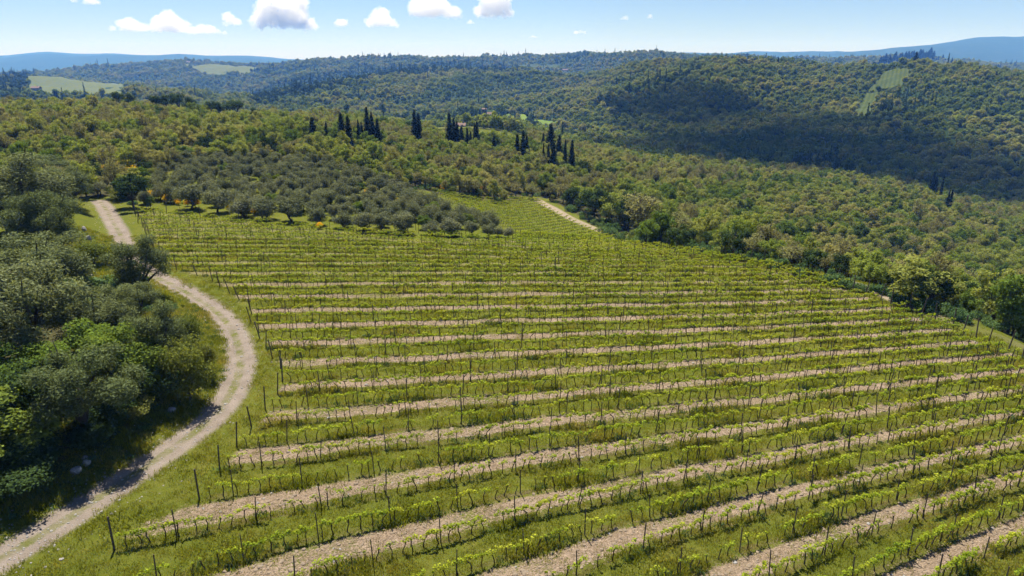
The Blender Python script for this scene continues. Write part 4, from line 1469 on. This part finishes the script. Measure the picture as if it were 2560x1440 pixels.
def far_forest(name, y0, y1, step, seed, sc, label, dark_bias):
    X, Y, g = jittered(-.86 * y1, .86 * y1, y0, y1, step, seed)
    m = np.abs(X) < .84 * Y + 20
    X, Y = X[m], Y[m]
    for fl in FIELDS:
        m = ~inside(X, Y, fl)
        X, Y = X[m], Y[m]
    m = ~inside(X, Y, HAM)
    X, Y = X[m], Y[m]
    Z = terrain(X, Y)
    px = project(X, Y, Z)[0]
    m = (px > -250) & (px < 2810)
    X, Y, Z = X[m], Y[m], Z[m]
    m = visible(X, Y, Z, 9, 10 + y0 * .012)
    X, Y, Z = X[m], Y[m], Z[m]
    n_ = len(X)
    nz_ = np.sin(X * .013 + 2) * np.sin(Y * .010) + .6 * np.sin(X * .031 - Y * .023) + g.normal(0, .4, n_)
    dk = (nz_ > dark_bias) | ((inside(X, Y, BAND) | inside(X, Y, BAND2)) & (g.random(n_) < .85))
    v = np.where(dk, np.where(g.random(n_) < .25, 4, 5), g.integers(0, 4, n_))
    s = (.5 + .95 * g.random(n_) ** 2.2) * sc * np.where(dk, .9, 1)
    scatter(name, np.column_stack([X, Y, Z - .3 * sc]), np.column_stack([s, s, s * g.uniform(.85, 1.2, n_)]), np.column_stack([0 * s, 0 * s, g.uniform(0, 6.28, n_)]), v,
            [p[0] for p in PROTO['far']] + [p[0] for p in PROTO['far_dark']], label, 'wood')
    return n_


print('far trees', far_forest('hill_forest', 436, 1000, 6.4, 51, 1.2, 'dense wood on the hills across the valley', 1.25),
      far_forest('upper_hill_forest', 1000, 1900, 8.2, 52, 1.4, 'dense wood on the upper slopes and crests of the hills', 1.15),
      far_forest('distant_forest', 1900, 3300, 13, 53, 1.9, 'wooded distant hills below the skyline', 1.1))

# --SECTION-HOUSES--
# ------------------------------------------------------------------ houses
M_wall = plain_mat('stone_wall', (.11, .095, .08), (.18, .16, .14), .8, bump=.1)
M_roof = plain_mat('terracotta_tiles', (.12, .08, .06), (.17, .115, .09), 1.2, bump=.2)
M_glass = plain_mat('dark_window', (.02, .022, .025), (.04, .042, .045), 1.0, .3, 0)
M_white = plain_mat('white_render', (.36, .34, .31), (.46, .44, .41), .6, bump=.05)


def house(name, px, base, wid, hgt, dep_m, label, rz=0.0, wall=None, storeys=2, hip=False):
    h = hits([(px, base)])[0]
    d = float(project(h[0], h[1], h[2])[2])
    W, H = wid / FPX * d, hgt / FPX * d
    e = bpy.data.objects.new(name, None)
    COL.objects.link(e)
    e.location = (h[0], h[1], h[2])
    e.rotation_euler = (0, 0, rz)
    hw, hd = W / 2, dep_m / 2
    w = obj('wall', MB().box(-hw, hw, -hd, hd, -3, H).mesh('house_wall_mesh', wall or M_wall), e)
    rh = min(W, dep_m) * .22
    mb = MB()
    o_ = .5
    ix = hw * .75 if hip else hw + o_
    mb.v = [Vector(p) for p in ((-hw - o_, -hd - o_, H - .1), (hw + o_, -hd - o_, H - .1), (hw + o_, hd + o_, H - .1), (-hw - o_, hd + o_, H - .1), (-ix, 0, H + rh), (ix, 0, H + rh))]
    mb.f = [(0, 1, 5, 4), (2, 3, 4, 5), (1, 2, 5), (3, 0, 4), (3, 2, 1, 0)]
    rf = obj('roof', mb.mesh('house_roof_mesh', M_roof), e)
    if wid > 14:
        obj('chimney', MB().box(hw * .4, hw * .4 + .7, -.4, .3, H + rh * .5, H + rh + 1.0).mesh('chimney_mesh', M_wall), rf)
    nw = max(2, int(W / 3.2))
    wm = MB().box(-.5, .5, -hd - .06, -hd + .1, 0, 1.4).mesh('window_mesh', M_glass)
    for st in range(storeys):
        for k in range(nw):
            o1 = obj('window', wm, e)
            o1.location = (-hw + W * (k + .5) / nw, 0, H * (st + .35) / storeys)
    tag(e, label, 'house', 'houses in the valley')
    return e


house('tower_house', 1211, 297, 11, 24, 8, 'tall stone tower rising above the hamlet roofs', .15, storeys=3, hip=True)
house('house', 1226, 294, 26, 9, 10, 'long red-roofed house right beside the hamlet tower', .1)
house('house', 1220, 300, 18, 7, 9, 'lower red-roofed house in front of the hamlet tower', -.1, storeys=1)
house('house', 1166, 300, 18, 10, 9, 'stone house at the left end of the hamlet', .2)
house('house', 1194, 303, 20, 9, 10, 'red-roofed house in the middle of the hamlet', 0)
house('house', 1238, 306, 24, 5, 8, 'low white building at the right front of the hamlet', .1, M_white, 1)
house('house', 1152, 318, 22, 6, 9, 'low red-roofed barn just above the ridge vineyard', 0, storeys=1)
house('farmhouse', 2033, 402, 26, 9, 9, 'grey-roofed house half hidden in the right valley trees', .3, M_white, 1)
house('farmhouse', 92, 228, 18, 8, 12, 'farmhouse below the far left vineyard', .2)
house('farmhouse', 472, 160, 10, 5, 14, 'reddish farmhouse on the far left hilltop', 0, storeys=1)
house('farmhouse', 1412, 182, 14, 7, 14, 'pale farmhouse among dark trees in the saddle', .2, M_white)
for k, (px, base, top, wid, kind) in enumerate(sorted([(1155, 300, 270, 24, 'dark'), (1180, 308, 268, 26, 'dark'), (1200, 303, 275, 9, 'cypress'), (1205, 312, 292, 20, 'dark'), (1247, 308, 268, 34, 'dark'),
                                               (1166, 288, 268, 8, 'cypress'), (1255, 312, 290, 26, 'dark'), (1140, 304, 280, 22, 'dark'), (1063, 300, 276, 16, 'dark'), (1072, 300, 278, 12, 'cypress'),
                                               (1325, 322, 298, 26, 'dark'), (1340, 322, 302, 18, 'dark'), (1213, 306, 284, 8, 'cypress'), (1188, 314, 296, 20, 'dark'), (1228, 312, 300, 16, 'fresh')])):
    pixel_tree('hamlet_tree', kind, k, px, base + 2, top, wid, '%s, %s tree from the left around the valley hamlet' % ('pointed cypress' if kind == 'cypress' else 'dark rounded tree' if kind == 'dark' else 'pale green tree', ordinal(k + 1)),
               'tree', 'trees around the hamlet')
# cypresses and pines along the far crests
cr = []
g = np.random.default_rng(77)
for x0, x1, y0, y1, n_, hh in ((2195, 2335, 158, 144, 34, 22), (2335, 2560, 146, 200, 26, 12), (2150, 2200, 175, 160, 8, 14), (1600, 1760, 158, 146, 16, 9), (1160, 1300, 172, 176, 14, 10), (1840, 2110, 150, 166, 8, 11)):
    for k in range(n_):
        t = (k + g.uniform(0, 1)) / n_
        cr.append((x0 + (x1 - x0) * t, y0 + (y1 - y0) * t + g.uniform(0, 8), hh * g.uniform(.55, 1.15)))
cr.sort()
for k, (px_, py_, hh) in enumerate(cr):
    pixel_tree('cypress', 'cypress', k, px_, py_ + 3, py_ - hh, hh * .42, 'dark cypress on the far crest, %s from the left along the skyline' % ordinal(k + 1), 'cypress', 'cypresses on the far crests')

# --SECTION-ROCKS--
def rock_mesh(seed):
    g_ = np.random.default_rng(seed)
    import bmesh
    bm = bmesh.new()
    bmesh.ops.create_icosphere(bm, subdivisions=2, radius=1)
    a_ = g_.normal(size=(7, 3))
    a_ /= np.linalg.norm(a_, axis=1)[:, None]
    of = g_.uniform(.55, .85, 7)
    for v in bm.verts:
        p = np.array(v.co)
        for k in range(7):        # flat broken facets
            d_ = p @ a_[k] - of[k]
            if d_ > 0:
                p = p - a_[k] * d_ * .9
        v.co = p * (1 + g_.normal(0, .03))
    me = bpy.data.meshes.new('rock_mesh')
    bm.to_mesh(me)
    bm.free()
    me.materials.append(M_rock)
    return me


ROCK = [rock_mesh(k) for k in range(5)]
for k, (px_, py_, w_, lab) in enumerate([
        (190, 1180, 30, 'large grey rock in the shade left of the lower track'), (216, 1160, 24, 'grey rock above the large one left of the lower track'), (212, 1146, 16, 'small grey rock topmost of three by the lower track'),
        (430, 1030, 26, 'grey rock at the foot of the dark shrub inside the bend'), (424, 915, 26, 'white rock under the bare-trunked olive at the bend'), (288, 742, 26, 'pale boulder left of the small olive below the upright one'),
        (212, 578, 16, 'upright white stone left of the upper track'), (222, 600, 14, 'white stone below the upright one left of the upper track'),
        (280, 462, 14, 'left rock of the purple-grey pile at the track head'), (292, 460, 14, 'middle rock of the pile at the track head'), (302, 464, 12, 'right rock of the pile at the track head'),
        (286, 470, 11, 'front rock of the pile at the track head'), (2372, 790, 16, 'pale rock heap beside the right-hand track'), (2385, 795, 12, 'small pale rock right of the heap on the right-hand track'), (230, 690, 10, 'small white stone below the round bush')]):
    h = hits([(px_, py_)])[0]
    d = float(project(h[0], h[1], h[2])[2])
    s_ = w_ / FPX * d / 2
    ob = obj('rock', ROCK[k % 5], None, (h[0], h[1], h[2] + s_ * .25), random.uniform(0, 6), (s_, s_ * .8, s_ * (1.5 if 'upright' in lab else .8)))
    tag(ob, lab, 'rock', 'rocks beside the tracks')
g = np.random.default_rng(88)
P_ = []
for (x0, y0), (x1, y1) in zip(trk[:-1], trk[1:]):
    for k in range(14):
        t = g.random()
        off = g.normal(-.2, 1.5)
        ln = math.hypot(x1 - x0, y1 - y0) + 1e-6
        P_.append((x0 + (x1 - x0) * t - (y1 - y0) / ln * off, y0 + (y1 - y0) * t + (x1 - x0) / ln * off))
    for k in range(5):          # stony inner bank
        off = g.uniform(1.6, 4.5)
        t = g.random()
        ln = math.hypot(x1 - x0, y1 - y0) + 1e-6
        P_.append((x0 + (x1 - x0) * t - abs(y1 - y0) / ln * off, y0 + (y1 - y0) * t))
P_ = np.array(P_)
n_ = len(P_)
m = rr.random(6000) < 1
ex = rr.uniform(-45, 60, 9000)
ey = rr.uniform(22, 85, 9000)
m = inside(ex, ey, VY1) & (np.cos(math.pi * srow(ex, ey)) > .45)
P_ = np.vstack([P_, np.column_stack([ex[m], ey[m]])])
n_ = len(P_)
sz_ = np.clip(g.lognormal(-3.1, .5, n_), .02, .2)
scatter('loose_stones', np.column_stack([P_, terrain(P_[:, 0], P_[:, 1])]), np.column_stack([sz_, sz_, sz_ * .7]), g.uniform(0, 6, (n_, 3)) * [0, 0, 1], g.integers(0, 5, n_), ROCK, 'loose pale stones on the track and tilled lanes', 'stones')

M_clod = plain_mat('soil', (.10, .075, .05), (.34, .27, .19), .35, bump=.3)
CLOD = []
for k in range(4):
    me = ROCK[k].copy()
    me.materials.clear()
    me.materials.append(M_clod)
    CLOD.append(me)
ex = rr.uniform(-45, 62, 70000)
ey = 22 + 60 * rr.random(70000) ** 1.3
m = inside(ex, ey, VY1) & (np.cos(math.pi * (srow(ex, ey) + rr.normal(0, .05, 70000))) > .5)
ex, ey = ex[m], ey[m]
n_ = len(ex)
sz_ = np.clip(g.lognormal(-2.95, .5, n_), .02, .16)
scatter('soil_clods', np.column_stack([ex, ey, terrain(ex, ey)]), np.column_stack([sz_ * 1.3, sz_, sz_ * .75]), g.uniform(0, 6, (n_, 3)) * [0, 0, 1], g.integers(0, 4, n_), CLOD, 'dry clods of soil on the tilled lanes', 'soil')

# --SECTION-CLOUDS--
# ------------------------------------------------------------------ clouds
M_cloud2, N, L = nt('thick_cloud')
pv = add(N, 'ShaderNodeVolumePrincipled')
pv.inputs['Color'].default_value = (1, 1, 1, 1)
pv.inputs['Absorption Color'].default_value = (1, 1, 1, 1)
pv.inputs['Density'].default_value = 0.009
out = add(N, 'ShaderNodeOutputMaterial')
L.new(pv.outputs[0], out.inputs['Volume'])
M_cloud, N, L = nt('cloud')
pv = add(N, 'ShaderNodeVolumePrincipled')
pv.inputs['Color'].default_value = (1, 1, 1, 1)
pv.inputs['Absorption Color'].default_value = (1, 1, 1, 1)
pv.inputs['Density'].default_value = 0.003
pv.inputs['Anisotropy'].default_value = 0.2
out = add(N, 'ShaderNodeOutputMaterial')
L.new(pv.outputs[0], out.inputs['Volume'])
CTEX = bpy.data.textures.new('cloud_lumps', 'CLOUDS')
CTEX.noise_scale = 300
CTEX.noise_depth = 4
CTEX2 = bpy.data.textures.new('cloud_wisps', 'CLOUDS')
CTEX2.noise_scale = 75
CTEX2.noise_depth = 3


def cloud(centre, W, H, D, seed, label, n=14, voxel=None, mat=None):
    """a heap of puffs with a flat base, fused into one lumpy body"""
    import bmesh
    g_ = np.random.default_rng(seed)
    bm = bmesh.new()
    from mathutils import Matrix
    for k in range(n):
        u = g_.uniform(-1, 1)
        rr_ = g_.uniform(.28, .5) * H * (1.15 - .6 * abs(u))
        zc = g_.uniform(.2, .75) * H * (1 - abs(u) ** 1.6) + .12 * H
        mt = Matrix.Translation((u * W * .42, g_.uniform(-.35, .35) * D, zc)) @ Matrix.Diagonal((g_.uniform(1, 1.5), 1.2, .9, 1))
        bmesh.ops.create_icosphere(bm, subdivisions=3, radius=rr_, matrix=mt)
    for v in bm.verts:
        if v.co.z < .1 * H:
            v.co.z = .1 * H + (v.co.z - .1 * H) * .15
    me = bpy.data.meshes.new('cloud_mesh')
    bm.to_mesh(me)
    bm.free()
    me.materials.append(mat or M_cloud)
    ob = obj('cloud', me, None, centre)
    md = ob.modifiers.new('fuse', 'REMESH')
    md.mode = 'VOXEL'
    md.voxel_size = voxel or max(H, W * .4) / 34
    md = ob.modifiers.new('lumps', 'DISPLACE')
    md.texture = CTEX
    md.texture_coords = 'GLOBAL'
    md.strength = H * .5
    md.mid_level = .55
    md = ob.modifiers.new('wisps', 'DISPLACE')
    md.texture = CTEX2
    md.texture_coords = 'GLOBAL'
    md.strength = H * .3
    tag(ob, label, 'cloud', 'cumulus clouds')
    return ob


for k, (px_, py_, w_, h_, lab) in enumerate([
        (705, 78, 150, 105, 'largest cumulus cloud with a grey flat base, left of centre'), (325, 80, 110, 34, 'left end of the long low cloud bank'), (430, 84, 130, 44, 'middle of the long low cloud bank'),
        (515, 86, 110, 28, 'right end of the long low cloud bank'), (578, 66, 62, 32, 'small ragged cloud between the cloud bank and the largest cloud'), (856, 68, 56, 24, 'small flat cloud right of the largest one'),
        (955, 68, 84, 42, 'mid-sized puffy cloud near the top centre'), (1085, 46, 145, 62, 'broad cloud cut by the top edge near the centre'), (1237, 46, 100, 66, 'rightmost big cloud at the top edge'),
        (1176, 60, 26, 10, 'tiny wisp just left of the rightmost big cloud'), (215, 11, 92, 22, 'flat cloud at the top edge, far left'), (1450, 86, 44, 14, 'faint small cloud low over the right centre'),
        (1335, 96, 34, 8, 'faint thin cloud low over the centre skyline'), (1560, 50, 22, 12, 'faint tiny cloud high on the right'), (1625, 46, 16, 10, 'rightmost faint tiny cloud')]):
    Yc = 23000.0
    dx, dy, dz = ray(px_, py_)
    s_ = Yc / dy / FPX
    cloud((dx / dy * Yc, Yc, CAMZ + dz / dy * Yc), w_ * s_ * .84, h_ * s_ * .9, max(w_, h_) * s_ * .8, 100 + k, lab, 18 if w_ > 80 else 10)
for k, (px_, py_, W_, H_, D_, lab) in enumerate([(1760, 290, 220, 240, 360, 'cloud overhead whose shadow darkens the near face of the right hill'), (1930, 380, 100, 240, 130, 'cloud overhead shading the foot of the right hill')]):
    h = hits([(px_, py_)])[0]
    alt = 900.0
    t = alt / SUNV.z
    cloud((h[0] + SUNV.x * t, h[1] + SUNV.y * t, h[2] + alt), W_, H_, D_, 300 + k, lab, 18, None, M_cloud2)

# --SECTION-HAZE--
# ------------------------------------------------------------------ air
hz = MB().box(-9400, 9400, -500, 15000, GZMIN - 1.0, max(GZMAX, CAMZ) + 40)
m, N, L = nt('haze')
pv = add(N, 'ShaderNodeVolumePrincipled')
pv.inputs['Color'].default_value = (.13, .36, 1.0, 1)
pv.inputs['Absorption Color'].default_value = (1, 1, 1, 1)
pv.inputs['Density'].default_value = 0.000135
pv.inputs['Anisotropy'].default_value = 0.0
out = add(N, 'ShaderNodeOutputMaterial')
L.new(pv.outputs[0], out.inputs['Volume'])
haze = tag(obj('haze', hz.mesh('haze_mesh', m)), 'thin blue haze in the air over the valley', 'haze', None, 'stuff')
print('vines', len(vines), 'single', len(chosen), 'posts', len(posts), 'wood', nW, 'olives', len(gpts), 'rows', len(row_ids), 'grid', nx, ny, 'z', GZMIN, GZMAX)
